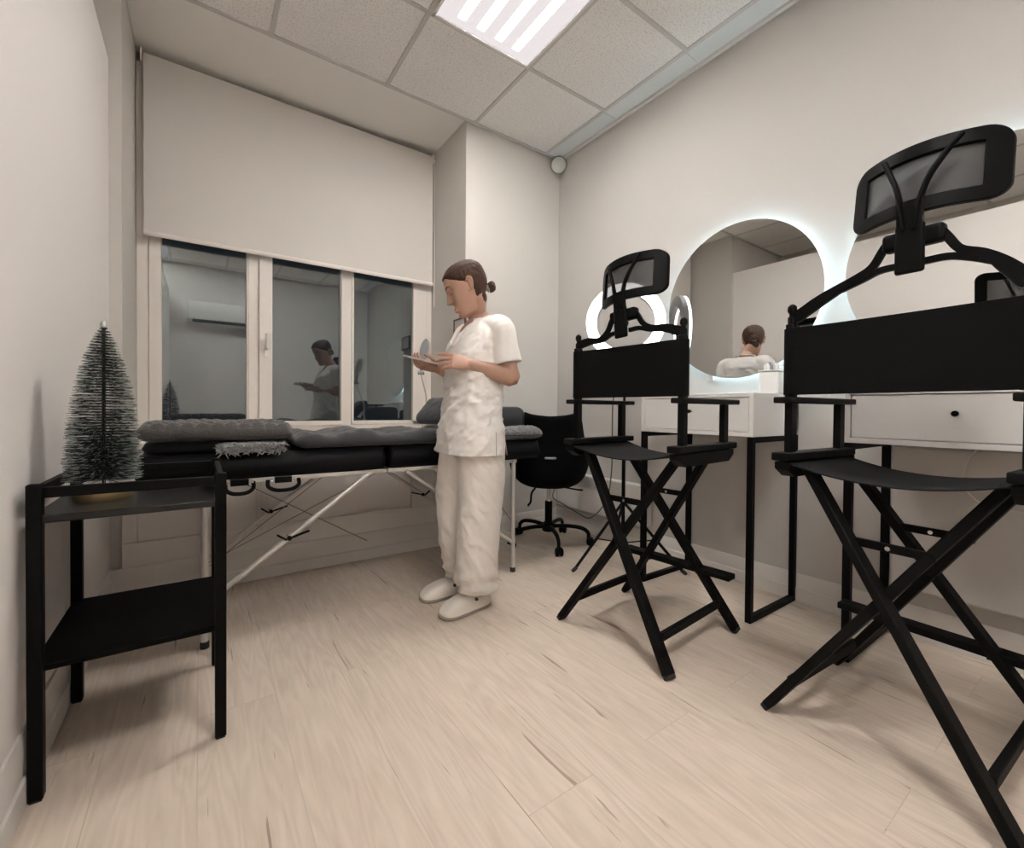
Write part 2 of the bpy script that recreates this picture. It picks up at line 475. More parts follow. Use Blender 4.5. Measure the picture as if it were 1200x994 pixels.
# ------------------------------------------------------------------ room shell
XL, XR, YB, YR, ZC = -.335, 2.335, 2.70, -1.1, 2.87
NXL, NXR, NYB = -.29, 1.495, 3.30
bm = B(); box(bm, -1.6, 2.6, YR - .2, 3.45, -.12, 0); struct('floor', bm, M_floor)
bm = B()
box(bm, -.46, XL, YR, YB, 0, 2.46)
struct('wall_left', bm, M_wall)            # partition that stops short of the ceiling
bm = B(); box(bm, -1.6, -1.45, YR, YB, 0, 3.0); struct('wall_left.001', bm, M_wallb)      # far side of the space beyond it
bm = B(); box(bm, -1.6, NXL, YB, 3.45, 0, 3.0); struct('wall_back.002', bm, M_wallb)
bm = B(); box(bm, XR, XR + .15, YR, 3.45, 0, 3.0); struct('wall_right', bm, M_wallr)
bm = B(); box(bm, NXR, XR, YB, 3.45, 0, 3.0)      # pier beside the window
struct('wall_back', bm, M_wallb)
bm = B(); box(bm, -1.6, XR + .15, YR - .15, YR, 0, 3.0); struct('wall_rear', bm, M_wall)
# low wall under the window with framed panels
bm = B()
box(bm, NXL, NXR, 2.685, 3.45, 0, .70)
zt, zb = .66, .27
for a, b_ in ((-.25, .235), (.305, 1.10)):
    pass
box(bm, NXL, -.235, 2.668, 2.685, zb, zt); box(bm, .245, .30, 2.668, 2.685, zb, zt); box(bm, 1.10, NXR, 2.668, 2.685, zb, zt)
box(bm, NXL, NXR, 2.668, 2.685, .10, zb); box(bm, NXL, NXR, 2.668, 2.685, zt, .70)
box(bm, .262, .283, 2.660, 2.668, zb - .012, .69); box(bm, .30, 1.10, 2.660, 2.668, zb - .014, zb + .006)
struct('wall_back.001', bm, M_wall, bevel=.003)
bm = B(); box(bm, -1.5, XR + .1, YR - .1, YB, ZC, ZC + .12); struct('ceiling', bm, M_tile)
bm = B(); box(bm, -.5, NXR + .1, YB + .004, 3.45, ZC + .012, ZC + .13); struct('ceiling.001', bm, M_soffit)
# exposed ceiling grid, border strip and wall angle
bm = B()
for x in (2.18, 1.555, .935, .312, -.311, -.934):
    box(bm, x - .012, x + .012, YR, YB, ZC - .006, ZC + .002)
y = 2.075
while y > YR:
    box(bm, -1.45, 2.18, y - .012, y + .012, ZC - .0055, ZC + .002); y -= .605
box(bm, -1.45, XR, YB - .028, YB - .006, ZC - .008, ZC + .002)
struct('trim_1', bm, M_grid, bevel=.0015)
bm = B()
y = 2.69; ys = [2.69, 2.083, 1.478, .873, .268, -.337, -.942]
for a, b_ in zip(ys[:-1], ys[1:]):
    box(bm, 2.192, XR - .028, b_ + .004, a - .004, ZC - .004, ZC + .002)
struct('trim_2', bm, M_strip)
bm = B(); box(bm, XR - .022, XR + .004, YR, YB, ZC - .016, ZC + .002); struct('trim_3', bm, M_trim, bevel=.002)
# skirtings
def skirting(name, p0, p1, n, h=.155):
    """moulded skirting along p0-p1, n points into the room"""
    bm = B(); p0, p1, n = V(*p0), V(*p1), V(*n)
    prof = [(0, 0), (.016, 0), (.016, .06), (.011, .066), (.011, h - .018), (.006, h), (0, h)]
    loft(bm, [[p + n * a + V(0, 0, z) for a, z in prof] for p in (p0, p1)])
    struct(name, bm, M_trim, smooth=20)
skirting('baseboard_left', (XL, YR, 0), (XL, YB, 0), (1, 0, 0))
skirting('baseboard_right', (XR, YR, 0), (XR, YB, 0), (-1, 0, 0), .13)
skirting('baseboard_back', (NXR, YB, 0), (XR, YB, 0), (0, -1, 0), .12)
skirting('baseboard_window', (XL + .01, 2.668, 0), (NXR, 2.668, 0), (0, -1, 0), .16)
skirting('baseboard_rear', (XL, YR, 0), (XR, YR, 0), (0, 1, 0))
# window sill
bm = B(); box(bm, NXL, NXR, 2.64, 3.26, .70, .73); struct('trim_4', bm, M_upvc, bevel=.006)
# heating riser boxed in at the left wall
bm = B(); tube(bm, [(XL + .008, 1.90, 0), (XL + .008, 1.90, .66)], .022, 16); lathe(bm, [(.03, 0), (.03, .01), (.022, .022)], 16, c=(XL + .008, 1.90, 0))
struct('trim_5', bm, M_upvc)

# ------------------------------------------------------------------ window
bm = B()
wy0, wy1 = 3.245, 3.31
wz0, wz1 = .73, ZC
box(bm, NXL, NXL + .055, wy0, wy1, wz0, wz1); box(bm, NXR - .05, NXR, wy0, wy1, wz0, wz1)
box(bm, NXL, NXR, wy0, wy1, wz0, wz0 + .05); box(bm, NXL, NXR, wy0, wy1, wz1 - .05, wz1)
box(bm, .250, .308, wy0, wy1, wz0, wz1); box(bm, .815, .880, wy0, wy1, wz0, wz1)
win = struct('window_1', bm, M_upvc, bevel=.004)
for k, (a, b_) in enumerate(((-.235, .250), (.308, .815), (.880, 1.445))):
    l, r_ = (.058, .010) if k == 0 else ((.075, .008) if k == 1 else (.018, .105))
    z0, z1 = wz0 + .05, wz1 - .05
    bm = B(); y0, y1 = 3.225 if k == 1 else 3.238, 3.275
    box(bm, a, a + l, y0, y1, z0, z1); box(bm, b_ - r_, b_, y0, y1, z0, z1)
    box(bm, a, b_, y0, y1, z0, z0 + .03); box(bm, a, b_, y0, y1, z1 - .06, z1)
    sash = obj('window_sash', bm, M_upvc, win, bevel=.004)
    bm = B(); box(bm, a + l - .004, b_ - r_ + .004, 3.262, 3.268, z0 + .02, z1 - .05)
    obj('window_pane', bm, M_glass, sash)
    if k == 1:
        bm = B(); box(bm, a + .028, a + .052, 3.212, 3.226, 1.22, 1.30); tube(bm, [(a + .04, 3.20, 1.275), (a + .04, 3.186, 1.27), (a + .04, 3.186, 1.36)], .009, 10, round_caps=True); tube(bm, [(a + .04, 3.215, 1.275), (a + .04, 3.19, 1.275)], .010, 10)
        obj('window_handle', bm, M_upvc, sash, bevel=.002)

# ------------------------------------------------------------------ roller blind
t = thing('roller_blind', 'pale greige roller blind half lowered over the window', 'blind', (.62, 3.2, 1.85))
def loc(bm, o): bmesh.ops.translate(bm, verts=bm.verts[:], vec=-o.location); return bm
bm = B(); tube(bm, [(-.25, 3.215, 2.825), (1.475, 3.215, 2.825)], .022, 16); obj('roller_tube', loc(bm, t), M_blind, t)
bm = B(); box(bm, -.252, 1.476, 3.190, 3.1925, 1.868, 2.845); box(bm, -.252, 1.476, 3.1915, 3.215, 2.843, 2.847)
obj('fabric', loc(bm, t), M_blind, t)
bm = B(); tube(bm, [(-.254, 3.191, 1.862), (1.478, 3.191, 1.862)], .008, 10, ry=.014, ref=(0, 0, 1)); obj('bottom_bar', loc(bm, t), M_upvc, t)
for x in (-.262, 1.482):
    bm = B(); box(bm, x - .004, x + .004, 3.19, 3.243, 2.80, 2.87); obj('bracket', loc(bm, t), M_upvc, t, bevel=.002)
bm = B(); tube(bm, [(1.487, 3.18, 2.82), (1.487, 3.178, 2.2), (1.487, 3.178, 1.70), (1.487, 3.184, 1.685), (1.487, 3.19, 1.70), (1.487, 3.19, 2.82)], .0022, 6)
obj('pull_cord', loc(bm, t), M_upvc, t)

# ------------------------------------------------------------------ ceiling lamp, plus two added fill panels
def ceiling_light(loc_, label, pm):
    t = thing('ceiling_light', label, 'ceiling light', loc_)
    bm = B(); w_ = .597 / 2
    for a in (box(bm, -w_, w_, -w_, -w_ + .014, -.012, .004), box(bm, -w_, w_, w_ - .014, w_, -.012, .004), box(bm, -w_, -w_ + .014, -w_, w_, -.012, .004), box(bm, w_ - .014, w_, -w_, w_, -.012, .004)): pass
    obj('frame', bm, M_white, t)
    bm = B(); box(bm, -w_ + .012, w_ - .012, -w_ + .012, w_ - .012, -.006, -.001)
    obj('diffuser', bm, pm, t)
    return t
ceiling_light((1.245, 1.772, ZC - .002), 'square recessed ceiling light panel with four glowing tubes', M_panel)
ceiling_light((.624, -.043, ZC - .002), 'added fill light panel, unseen in the ceiling over the near end of the room', M_fill2)  # unseen panel added as fill for the near side of the room
ceiling_light((-.622, -.648, ZC - .002), 'added fill light panel, unseen in the ceiling beyond the low partition on the left', M_fill3)  # unseen panel added to brighten the space that the mirror reflects

# ------------------------------------------------------------------ corner siren
n = V(-.66, -.70, -.28)
t = thing('motion_sensor', 'small round grey sensor in the ceiling corner beside the pier', 'sensor', (2.285, 2.65, 2.80))
M = aim(n)
bm = B(); lathe(bm, [(.0, -.055), (.045, -.05), (.064, -.02), (.064, 0), (.0, .002)], 32, M); obj('mount', bm, M_sensordark, t)
bm = B(); lathe(bm, [(.0, -.004), (.056, -.002), (.055, .010), (.040, .020), (.0, .024)], 32, M); obj('dome', bm, M_sensor, t)

# ------------------------------------------------------------------ backlit round mirrors
def mirror(cy, label):
    t = thing('round_mirror', label, 'mirror', (XR, cy, 1.478), 0, 'backlit round mirrors on the right wall')
    M = aim((-1, 0, 0)); R = .405
    bm = B(); lathe(bm, [(.0, .030), (R, .030), (R, .0355), (.0, .036)], 128, M); o = obj('mirror_glass', bm, M_mirror, t, smooth=20)
    bm = B(); lathe(bm, [(.0, .0), (R - .05, 0), (R - .05, .026), (0, .026)], 64, M); obj('back_housing', bm, M_white, t)
    bm = B()
    rings = []
    for r_, z in ((R - .047, .006), (R - .038, .006), (R - .038, .024), (R - .047, .024)):
        rings.append([M @ V(r_ * math.cos(2 * PI * k / 96), r_ * math.sin(2 * PI * k / 96), z) for k in range(96)])
    loft(bm, rings, closed=True); obj('led_strip', bm, M_led, t)
    return t
mirror(1.245, 'backlit round wall mirror nearer the ring light, reflecting the standing person from behind')
mirror(.355, 'backlit round wall mirror cut by the right edge of the photo')

# ------------------------------------------------------------------ panel heater on the right wall
t = thing('panel_heater', 'low white convector heater with louvred top behind the ring light tripod', 'heater', (XR, 2.19, 0))
bm = B(); box(bm, -.075, -.015, -.42, .42, .17, .43); obj('casing', bm, M_white, t, bevel=.008)
bm = B()
for k in range(7): box(bm, -.080, -.074, -.25, .33, .345 + k * .0115, .351 + k * .0115)
obj('louvre', bm, M_grid, t)
for y in (-.3, .3):
    bm = B(); box(bm, -.02, .0, y - .02, y + .02, .2, .4); obj('bracket', bm, M_trim, t)
t = thing('panel_heater', 'white convector heater on the wall under the desk by the right edge', 'heater', (XR, .336, 0))
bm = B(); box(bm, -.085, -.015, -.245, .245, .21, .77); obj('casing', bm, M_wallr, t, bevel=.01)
for y in (-.18, .18):
    bm = B(); box(bm, -.02, .0, y - .02, y + .02, .25, .7); obj('bracket', bm, M_trim, t)

# ------------------------------------------------------------------ vanity desks
def vanity(cy, wid, label):
    t = thing('vanity_desk', label, 'desk', (1.90, cy, 0), 0, 'white drawer desks along the right wall')
    h = wid / 2; z0, z1, D = .79, .978, .425
    bm = B()
    box(bm, 0, D, -h, h, z1 - .018, z1); box(bm, .0, D, -h, h, z0, z0 + .018)
    box(bm, 0, D, -h, -h + .018, z0 + .017, z1 - .017); box(bm, 0, D, h - .018, h, z0 + .017, z1 - .017); box(bm, D - .018, D, -h, h, z0 + .017, z1 - .017)
    obj('carcass', bm, M_white, t, bevel=.0015)
    bm = B(); box(bm, .003, .02, -h + .0205, h - .0205, z0 + .0205, z1 - .0205); dr = obj('drawer', bm, M_white, t, bevel=.0015)
    bm = B(); lathe(bm, [(.0, 0), (.004, 0), (.004, .012), (.008, .015), (.0092, .022), (.007, .026), (0, .027)], 20, aim((-1, 0, 0)), c=(.003, 0, .897)); obj('knob', bm, M_blackmetal, dr)
    for s in (-1, 1):
        y = s * (h - .0125)
        bm = B(); a = .0125
        box(bm, 0.0, .025, y - a, y + a, 0, z0); box(bm, D - .025, D, y - a, y + a, 0, z0)
        box(bm, .024, D - .024, y - a, y + a, 0, .025); box(bm, .024, D - .024, y - a, y + a, z0 - .025, z0)
        obj('leg_frame', bm, M_blackmetal, t, bevel=.0015)
    return t
vanity(1.236, .578, 'white desk with black legs behind the farther tall chair')
vanity(.335, .580, 'white desk with black legs behind the nearer tall chair')

# cords and small things at the desks
bm = B(); box(bm, 2.318, XR, 1.375, 1.410, 1.065, 1.135)
o = obj('wall_socket', bm, M_white, None, bevel=.004, loc=None); tag(o, 'small white wall socket under the round mirror with hanging cord', 'socket')
bm = B(); tube(bm, spline([(2.325, 1.392, 1.13), (2.322, 1.385, 1.17), (2.327, 1.372, 1.22), (2.332, 1.36, 1.26)]), .0035, 6)
tag(obj('power_cable', bm, M_cablegrey), 'short thin cord from wall socket up to the round mirror', 'cable')
bm = B(); tube(bm, spline([(2.240, .33, .784), (2.238, .36, .74), (2.238, .375, .66), (2.238, .35, .60), (2.24, .30, .575), (2.238, .20, .57), (2.24, .12, .60), (2.24, .08, .66)]), .0035, 6)
tag(obj('power_cable', bm, M_cable), 'pale cord drooping against the wall under the desk by the right edge', 'cable')
t = thing('storage_box', 'frosted white caddy of small bottles on the farther desk', 'box', (2.20, 1.0, .978))
bm = B(); box(bm, -.06, .06, -.045, .045, 0, .105); obj('body', bm, M_box, t, bevel=.008)
bm = B(); box(bm, -.063, .063, -.048, .048, .1055, .113); obj('rim', bm, M_box, t, bevel=.003)
for i, (x, y, r_, h) in enumerate(((-.035, -.022, .012, .032), (.0, .018, .014, .04), (-.03, .022, .012, .036), (.035, -.01, .013, .03))):
    bm = B(); lathe(bm, [(0, .112), (r_, .112), (r_, .112 + h * .7), (r_ * .5, .112 + h * .8), (r_ * .5, .112 + h), (0, .112 + h)], 16, c=(x, y, 0)); obj('bottle', bm, M_steelgrey if i == 1 else M_box, t)

# ------------------------------------------------------------------ ring light on a tripod
RC = V(2.045, 1.765, 0)
t = thing('ring_light', 'glowing white ring light on a black tripod behind the farther tall chair', 'ring light', RC)
nrm = V(-.75, -.66, 0).normalized(); zc = 1.415
bm = B(); M = aim(nrm, (0, 0, zc))
def annulus(bm, r0, r1, z0, z1, seg=96):
    loft(bm, [[M @ V(r_ * math.cos(2 * PI * k / seg), r_ * math.sin(2 * PI * k / seg), z) for k in range(seg)] for r_, z in ((r0, z0), (r1, z0), (r1, z1), (r0, z1))], closed=True)
annulus(bm, .166, .224, .013, .028); obj('glowing_ring', bm, M_ring, t)
bm = B(); annulus(bm, .161, .227, -.022, .013); obj('ring_housing', bm, M_steelgrey, t, bevel=.004)
bm = B(); bar(bm, V(0, 0, zc - .24) - nrm * .005, V(0, 0, zc - .14) - nrm * .005, .025, .012, nrm); lathe(bm, [(0, -.012), (.018, -.012), (.018, .012), (0, .012)], 16, aim(nrm), c=V(0, 0, zc - .165)); obj('bracket', bm, M_steelgrey, t)
bm = B(); lathe(bm, [(0, -.05), (.02, -.05), (.02, -.02), (0, -.02)], 16, M); obj('knob', bm, M_plastic, t)
bm = B(); tube(bm, [(0, 0, .10), (0, 0, .72)], .011, 12); tube(bm, [(0, 0, .70), (0, 0, zc - .235)], .008, 12); obj('pole', bm, M_blackmetal, t)
for z in (.36, .70):
    bm = B(); lathe(bm, [(0, z - .018), (.017, z - .018), (.017, z + .018), (0, z + .018)], 16); tube(bm, [(0, 0, z), (.03, -.02, z)], .006, 8); obj('collar', bm, M_plastic, t)
for k in range(3):
    a = math.radians(172 + 120 * k); d = V(math.cos(a), math.sin(a), 0)
    bm = B(); tube(bm, [V(0, 0, .345) + d * .015, d * .345 + V(0, 0, .012)], .0085, 10, round_caps=True)
    lg = obj('leg', bm, M_blackmetal, t)
    bm = B(); bar(bm, V(0, 0, .12) + d * .012, V(0, 0, .165) + d * .19, .008, .006); obj('brace', bm, M_blackmetal, lg)
    bm = B(); tube(bm, [d * .335 + V(0, 0, .02), d * .352 + V(0, 0, .009)], .0105, 10, round_caps=True); obj('rubber_foot', bm, M_rug, lg)
bm = B(); tube(bm, spline([(2.05, 1.79, 1.17), (2.09, 1.86, 1.06), (2.13, 1.93, .95), (2.16, 1.96, .75), (2.20, 2.0, .5), (2.22, 2.06, .30), (2.20, 2.18, .16), (2.22, 2.33, .16), (2.235, 2.50, .19), (2.24, 2.63, .22), (2.29, 2.665, .28), (2.33, 2.67, .36)]), .0045, 7)
tag(obj('power_cable', bm, M_cablegrey), 'grey cord looping from the ring light to the wall corner', 'cable')

# ------------------------------------------------------------------ director's chairs
def chair(label, hy, hz, roll):
    t = thing('directors_chair', label, 'chair', group='tall black make-up chairs')
    HM = Matrix.Translation((0, hy, hz)) @ Matrix.Translation((0, 0, 1.25)) @ Matrix.Rotation(math.radians(roll), 4, 'X') @ Matrix.Translation((0, 0, -1.25))
    yw, zs = .243, .745        # half width, underside of the seat rails
    for px_f, px_t, d in ((-.24, -.115, 0), (.24, .135, .012)):
        for s in (-1, 1):
            foot = V(px_f + d * s, s * .262, .012); top = V(px_t + d * s, -s * .20, zs - .015)
            off = V(.017 * s, 0, 0) if px_f < 0 else V(-.017 * s, 0, 0)
            bm = B(); bar(bm, foot + off, top + off, .024, .047, V(1, 0, 0))
            lg = obj('leg', loc0(bm), M_blackwood, t, bevel=.004)
            bm = B(); dirv = (top - foot).normalized(); bar(bm, foot + off - dirv * .012, foot + off + dirv * .006, .022, .043, V(1, 0, 0)); obj('foot_cap', bm, M_rug, lg, bevel=.004)
        # folding spreader above the crossing
        f = (.545 - .012) / (zs - .03); x = px_f + (px_t - px_f) * f
        half = abs(.262 - f * .462)
        bm = B(); bar(bm, (x, -half - .01, .545), (x, half + .01, .545), .014, .022); sp = obj('spreader', bm, M_blackmetal, t, bevel=.002)
        bm = B(); lathe(bm, [(0, -.011), (.006, -.011), (.006, .011), (0, .011)], 12, aim((1, 0, 0)), c=(x, 0, .545)); obj('rivet', bm, M_chrome, sp)
        bm = B(); fx = .012 / 1; c = V(px_f + (px_t - px_f) * .545, 0, .41)
        lathe(bm, [(0, -.034), (.008, -.034), (.008, .034), (0, .034)], 12, aim((1, 0, 0)), c=c); obj('pivot_bolt', bm, M_blackmetal, t)
    for s in (-1, 1):
        y = s * yw
        # lower rail with bevelled ends, upper rail that carries the posts
        bm = B(); prof = [(-.165, .703), (.165, .703), (.205, .728), (.205, .748), (-.205, .748), (-.205, .728)]
        loft(bm, [[V(a, y + b_, z) for a, z in prof] for b_ in (-.021, .021)]); obj('leg_rail', bm, M_blackwood, t, bevel=.003)
        bm = B(); box(bm, -.215, .225, y - .026, y + .026, .752, .776); obj('seat_rail', bm, M_blackwood, t, bevel=.004)
        bm = B(); box(bm, -.172, -.138, y - .011, y + .011, .776, 1.165)
        for z0, z1, w_ in ((1.165, 1.185, .013), (1.185, 1.19, .008), (1.192, 1.196, .012)):
            pass
        lathe(bm, [(0, 1.16), (.012, 1.16), (.012, 1.185), (.008, 1.19), (.008, 1.196), (.013, 1.205), (.012, 1.218), (.006, 1.225), (0, 1.226)], 16, c=(-.155, y, 0))
        obj('back_post', bm, M_blackwood, t, bevel=.003)
        bm = B(); box(bm, .142, .178, y - .011, y + .011, .776, .925); obj('arm_post', bm, M_blackwood, t, bevel=.003)
        bm = B(); box(bm, -.20, .235, y - .026 + s * .004, y + .026 + s * .004, .925, .944); obj('armrest', bm, M_blackwood, t, bevel=.004)
        # stretcher between the front and rear foot
        bm = B(); bar(bm, (-.215, s * .205, .105), (.215, s * .205, .105), .018, .030); obj('stretcher', bm, M_blackwood, t, bevel=.003)
    # seat canvas, sagging between the rails
    bm = B(); n = 20; top = []; bot = []
    for i in range(n + 1):
        u = -1 + 2 * i / n; z = .748 - .040 * (1 - u * u) + .002
        row = []
        for k in range(9):
            v = -1 + 2 * k / 8; ex = .012 * (1 - u * u)
            row.append((V(.005 + v * (.200 - ex), u * (yw - .004), z - .004 * (1 - v * v) * (1 - u * u))))
        top.append(row)
    tv = [[bm.verts.new(p) for p in r] for r in top]; bv = [[bm.verts.new(p - V(0, 0, .004)) for p in r] for r in top]
    for i in range(n):
        for k in range(8):
            bm.faces.new((tv[i][k], tv[i][k + 1], tv[i + 1][k + 1], tv[i + 1][k])); bm.faces.new((bv[i][k], bv[i + 1][k], bv[i + 1][k + 1], bv[i][k + 1]))
        for k in (0, 8): bm.faces.new((tv[i][k], tv[i + 1][k], bv[i + 1][k], bv[i][k]))
    for k in range(8):
        for i in (0, n): bm.faces.new((tv[i][k], tv[i][k + 1], bv[i][k + 1], bv[i][k]))
    obj('seat', bm, M_seatcanvas, t, smooth=60)
    # back canvas with a sleeve round each post
    bm = B(); z0, z1 = .950, 1.150
    path = []
    for i in range(17):
        u = -1 + 2 * i / 16; path.append((-.176 + .010 * (1 - u * u), u * (yw + .004)))
    outer = [(x, y) for x, y in path]
    inner = [(x + .004, y) for x, y in path]
    def sleeve(s): return [(-.155 + .023 * math.cos(a), s * yw + .020 * math.sin(a)) for a in [2 * PI * k / 16 for k in range(16)]]
    loft(bm, [[V(x, y, z) for x, y in outer + inner[::-1]] for z in (z0, z1)])
    for s in (-1, 1): loft(bm, [[V(x, y, z) for x, y in sleeve(s)] for z in (z0, z1)])
    obj('back_canvas', bm, M_canvas, t, smooth=50)
    # headrest carrier: two flat arms rising from the posts, forking into a central clamp
    for s in (-1, 1):
        bm = B(); nn = 7
        hp = lambda y, z: HM @ V(-.168, y, z)
        A0, fk = V(-.158, s * (yw - .006), 1.178), hp(s * .125, 1.236)
        A1 = A0.lerp(fk, .5) + V(0, 0, .004)
        a = spline([A0, A1, fk, hp(s * .085, 1.258), hp(s * .062, 1.295), hp(s * .048, 1.318)], nn)
        tube(bm, a, .006, ry=[.015, .0175, .0175, .0165, .0165, .0165, .016, .0155, .015, .014, .013, .012, .011, .010, .0095, .009, .009, .009, .009, .009, .009] + [.009] * (len(a) - 21), ref=(0, 0, 1), square=True)
        b_ = spline([A1.lerp(fk, .6) + V(0, 0, -.006), hp(s * .105, 1.232), hp(s * .065, 1.246), hp(s * .02, 1.247)], nn)
        tube(bm, b_, .0055, ry=.008, ref=(0, 0, 1), square=True)
        obj('headrest_arm', bm, M_plastic, t, smooth=50)
    bm = B(); box(bm, -.186, -.150, -.060, .060, 1.285, 1.330, HM); obj('clamp', bm, M_plastic, t, bevel=.010, segs=3)
    bm = B(); box(bm, -.200, -.186, -.029, .029, 1.218, 1.338, HM); obj('slide_plate', bm, M_plastic, t, bevel=.008, segs=3)
    bm = B()
    tube(bm, spline([(-.194, -.010, 1.325), (-.196, -.018, 1.385), (-.190, -.032, 1.44), (-.180, -.060, 1.490), (-.170, -.085, 1.525)]), .006, ry=[.013, .012, .010, .009, .008], ref=(1, 0, 0))
    tube(bm, spline([(-.194, .010, 1.325), (-.196, .018, 1.385), (-.190, .030, 1.44), (-.180, .048, 1.488), (-.170, .060, 1.520)]), .006, ry=[.013, .012, .010, .009, .008], ref=(1, 0, 0))
    bar(bm, (-.193, 0, 1.325), (-.195, 0, 1.395), .050, .013, V(1, 0, 0))
    bmesh.ops.transform(bm, matrix=HM, verts=bm.verts[:])
    obj('fork', bm, M_plastic, t, smooth=50)
    # pad: curved rounded frame with an open mesh
    Wd, Hd = .306, .180
    def bend(y, z, dx):
        u = y / (Wd / 2)
        return HM @ V(-.164 + .075 * u * u + dx + .03 * (z / Hd), y, 1.456 + z)
    bm = B(); O = rrect(Wd, Hd, .040, 8); I = rrect(Wd - .066, Hd - .068, .022, 8)
    def dens(L):
        out = []
        for i in range(len(L)):
            a, b2 = L[i], L[(i + 1) % len(L)]; m_ = max(1, int(math.hypot(b2[0] - a[0], b2[1] - a[1]) / .015))
            out += [(a[0] + (b2[0] - a[0]) * k / m_, a[1] + (b2[1] - a[1]) * k / m_) for k in range(m_)]
        return out
    cnt = 120
    def resamp(L):
        L = dens(L); ds = [0]
        for i in range(len(L)): ds.append(ds[-1] + math.hypot(L[(i + 1) % len(L)][0] - L[i][0], L[(i + 1) % len(L)][1] - L[i][1]))
        out = []; j = 0
        for k in range(cnt):
            d = ds[-1] * k / cnt
            while ds[j + 1] < d: j += 1
            f = (d - ds[j]) / max(1e-9, ds[j + 1] - ds[j]); a, b2 = L[j % len(L)], L[(j + 1) % len(L)]
            out.append((a[0] + (b2[0] - a[0]) * f, a[1] + (b2[1] - a[1]) * f))
        return out
    O = [(Wd / 2 * 1, 0)] and resamp(O); Iu = []
    for (y, z) in O:   # inner loop by radial match so the strip stays regular
        d = max(abs(y) / (Wd / 2), abs(z) / (Hd / 2))
        Iu.append((max(-Wd / 2 + .040, min(Wd / 2 - .040, y)), max(-Hd / 2 + .036, min(Hd / 2 - .036, z))))
    rings = [[bend(y, z, -.009) for y, z in O], [bend(y, z, .009) for y, z in O], [bend(y, z, .011) for y, z in Iu], [bend(y, z, -.009) for y, z in Iu]]
    loft(bm, rings, closed=True); bmesh.ops.remove_doubles(bm, verts=bm.verts[:], dist=.0002)
    pad = obj('headrest_frame', bm, M_plastic, t, smooth=60, bevel=.005)
    bm = B(); g = [[bm.verts.new(bend(-.122 + .244 * i / 16, -.060 + .120 * j / 4, .003)) for j in range(5)] for i in range(17)]
    for i in range(16):
        for j in range(4): bm.faces.new((g[i][j], g[i + 1][j], g[i + 1][j + 1], g[i][j + 1]))
    obj('headrest_mesh', bm, M_mesh, pad)
    # footrest in front
    bm = B(); box(bm, .196, .256, -.255, .255, .212, .234); obj('footrest', bm, M_blackwood, t, bevel=.004)
    for s in (-1, 1):
        bm = B(); bar(bm, (.205, s * .12, .215), (.235, s * .12, .215), .02, .02); obj('footrest_bracket', bm, M_blackmetal, t)
    return t
def loc0(bm): return bm
c1 = chair('farther tall black folding chair, seen whole, with mesh headrest', -.006, -.040, -4)
c1.location = (1.52, 1.19, 0); c1.rotation_euler.z = math.radians(5)
c2 = chair('nearer tall black folding chair cut off by the right edge', -.045, .022, 0)
c2.location = (1.618, .372, 0); c2.rotation_euler.z = math.radians(-3.5)

# ------------------------------------------------------------------ side table with tree
t = thing('side_table', 'black metal two tier side table by the left wall, holding the bottlebrush tree', 'side table', (-.13, 1.65, 0))
bm = None
x0, x1, y0, y1, a = -.188, .190, -.222, .222, .0265
ZT = .722
for (x, y) in ((x0, y0), (x1 - a, y0), (x0, y1 - a), (x1 - a, y1 - a)):
    bm = B(); box(bm, x, x + a, y, y + a, 0.004, ZT); lg = obj('leg', bm, M_blackmetal, t, bevel=.003)
    bm = B(); box(bm, x + .003, x + a - .003, y + .003, y + a - .003, 0, .006); obj('foot_cap', bm, M_rug, lg)
for (xa, xb, ya, yb) in ((x0 + a, x1 - a, y0 + .004, y0 + .020), (x0 + a, x1 - a, y1 - .020, y1 - .004), (x0 + .004, x0 + .020, y0 + a, y1 - a), (x1 - .020, x1 - .004, y0 + a, y1 - a)):
    bm = B(); box(bm, xa, xb, ya, yb, .690, .714); obj('top_rail', bm, M_blackmetal, t, bevel=.002)
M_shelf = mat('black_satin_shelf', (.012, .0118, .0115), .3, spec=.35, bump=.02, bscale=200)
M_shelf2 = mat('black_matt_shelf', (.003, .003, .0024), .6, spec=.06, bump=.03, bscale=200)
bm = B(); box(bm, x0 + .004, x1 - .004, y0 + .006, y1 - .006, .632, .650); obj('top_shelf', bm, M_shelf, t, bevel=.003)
bm = B(); box(bm, x0 + .004, x1 - .004, y0 + .006, y1 - .006, .294, .310); obj('lower_shelf', bm, M_shelf2, t, bevel=.003)

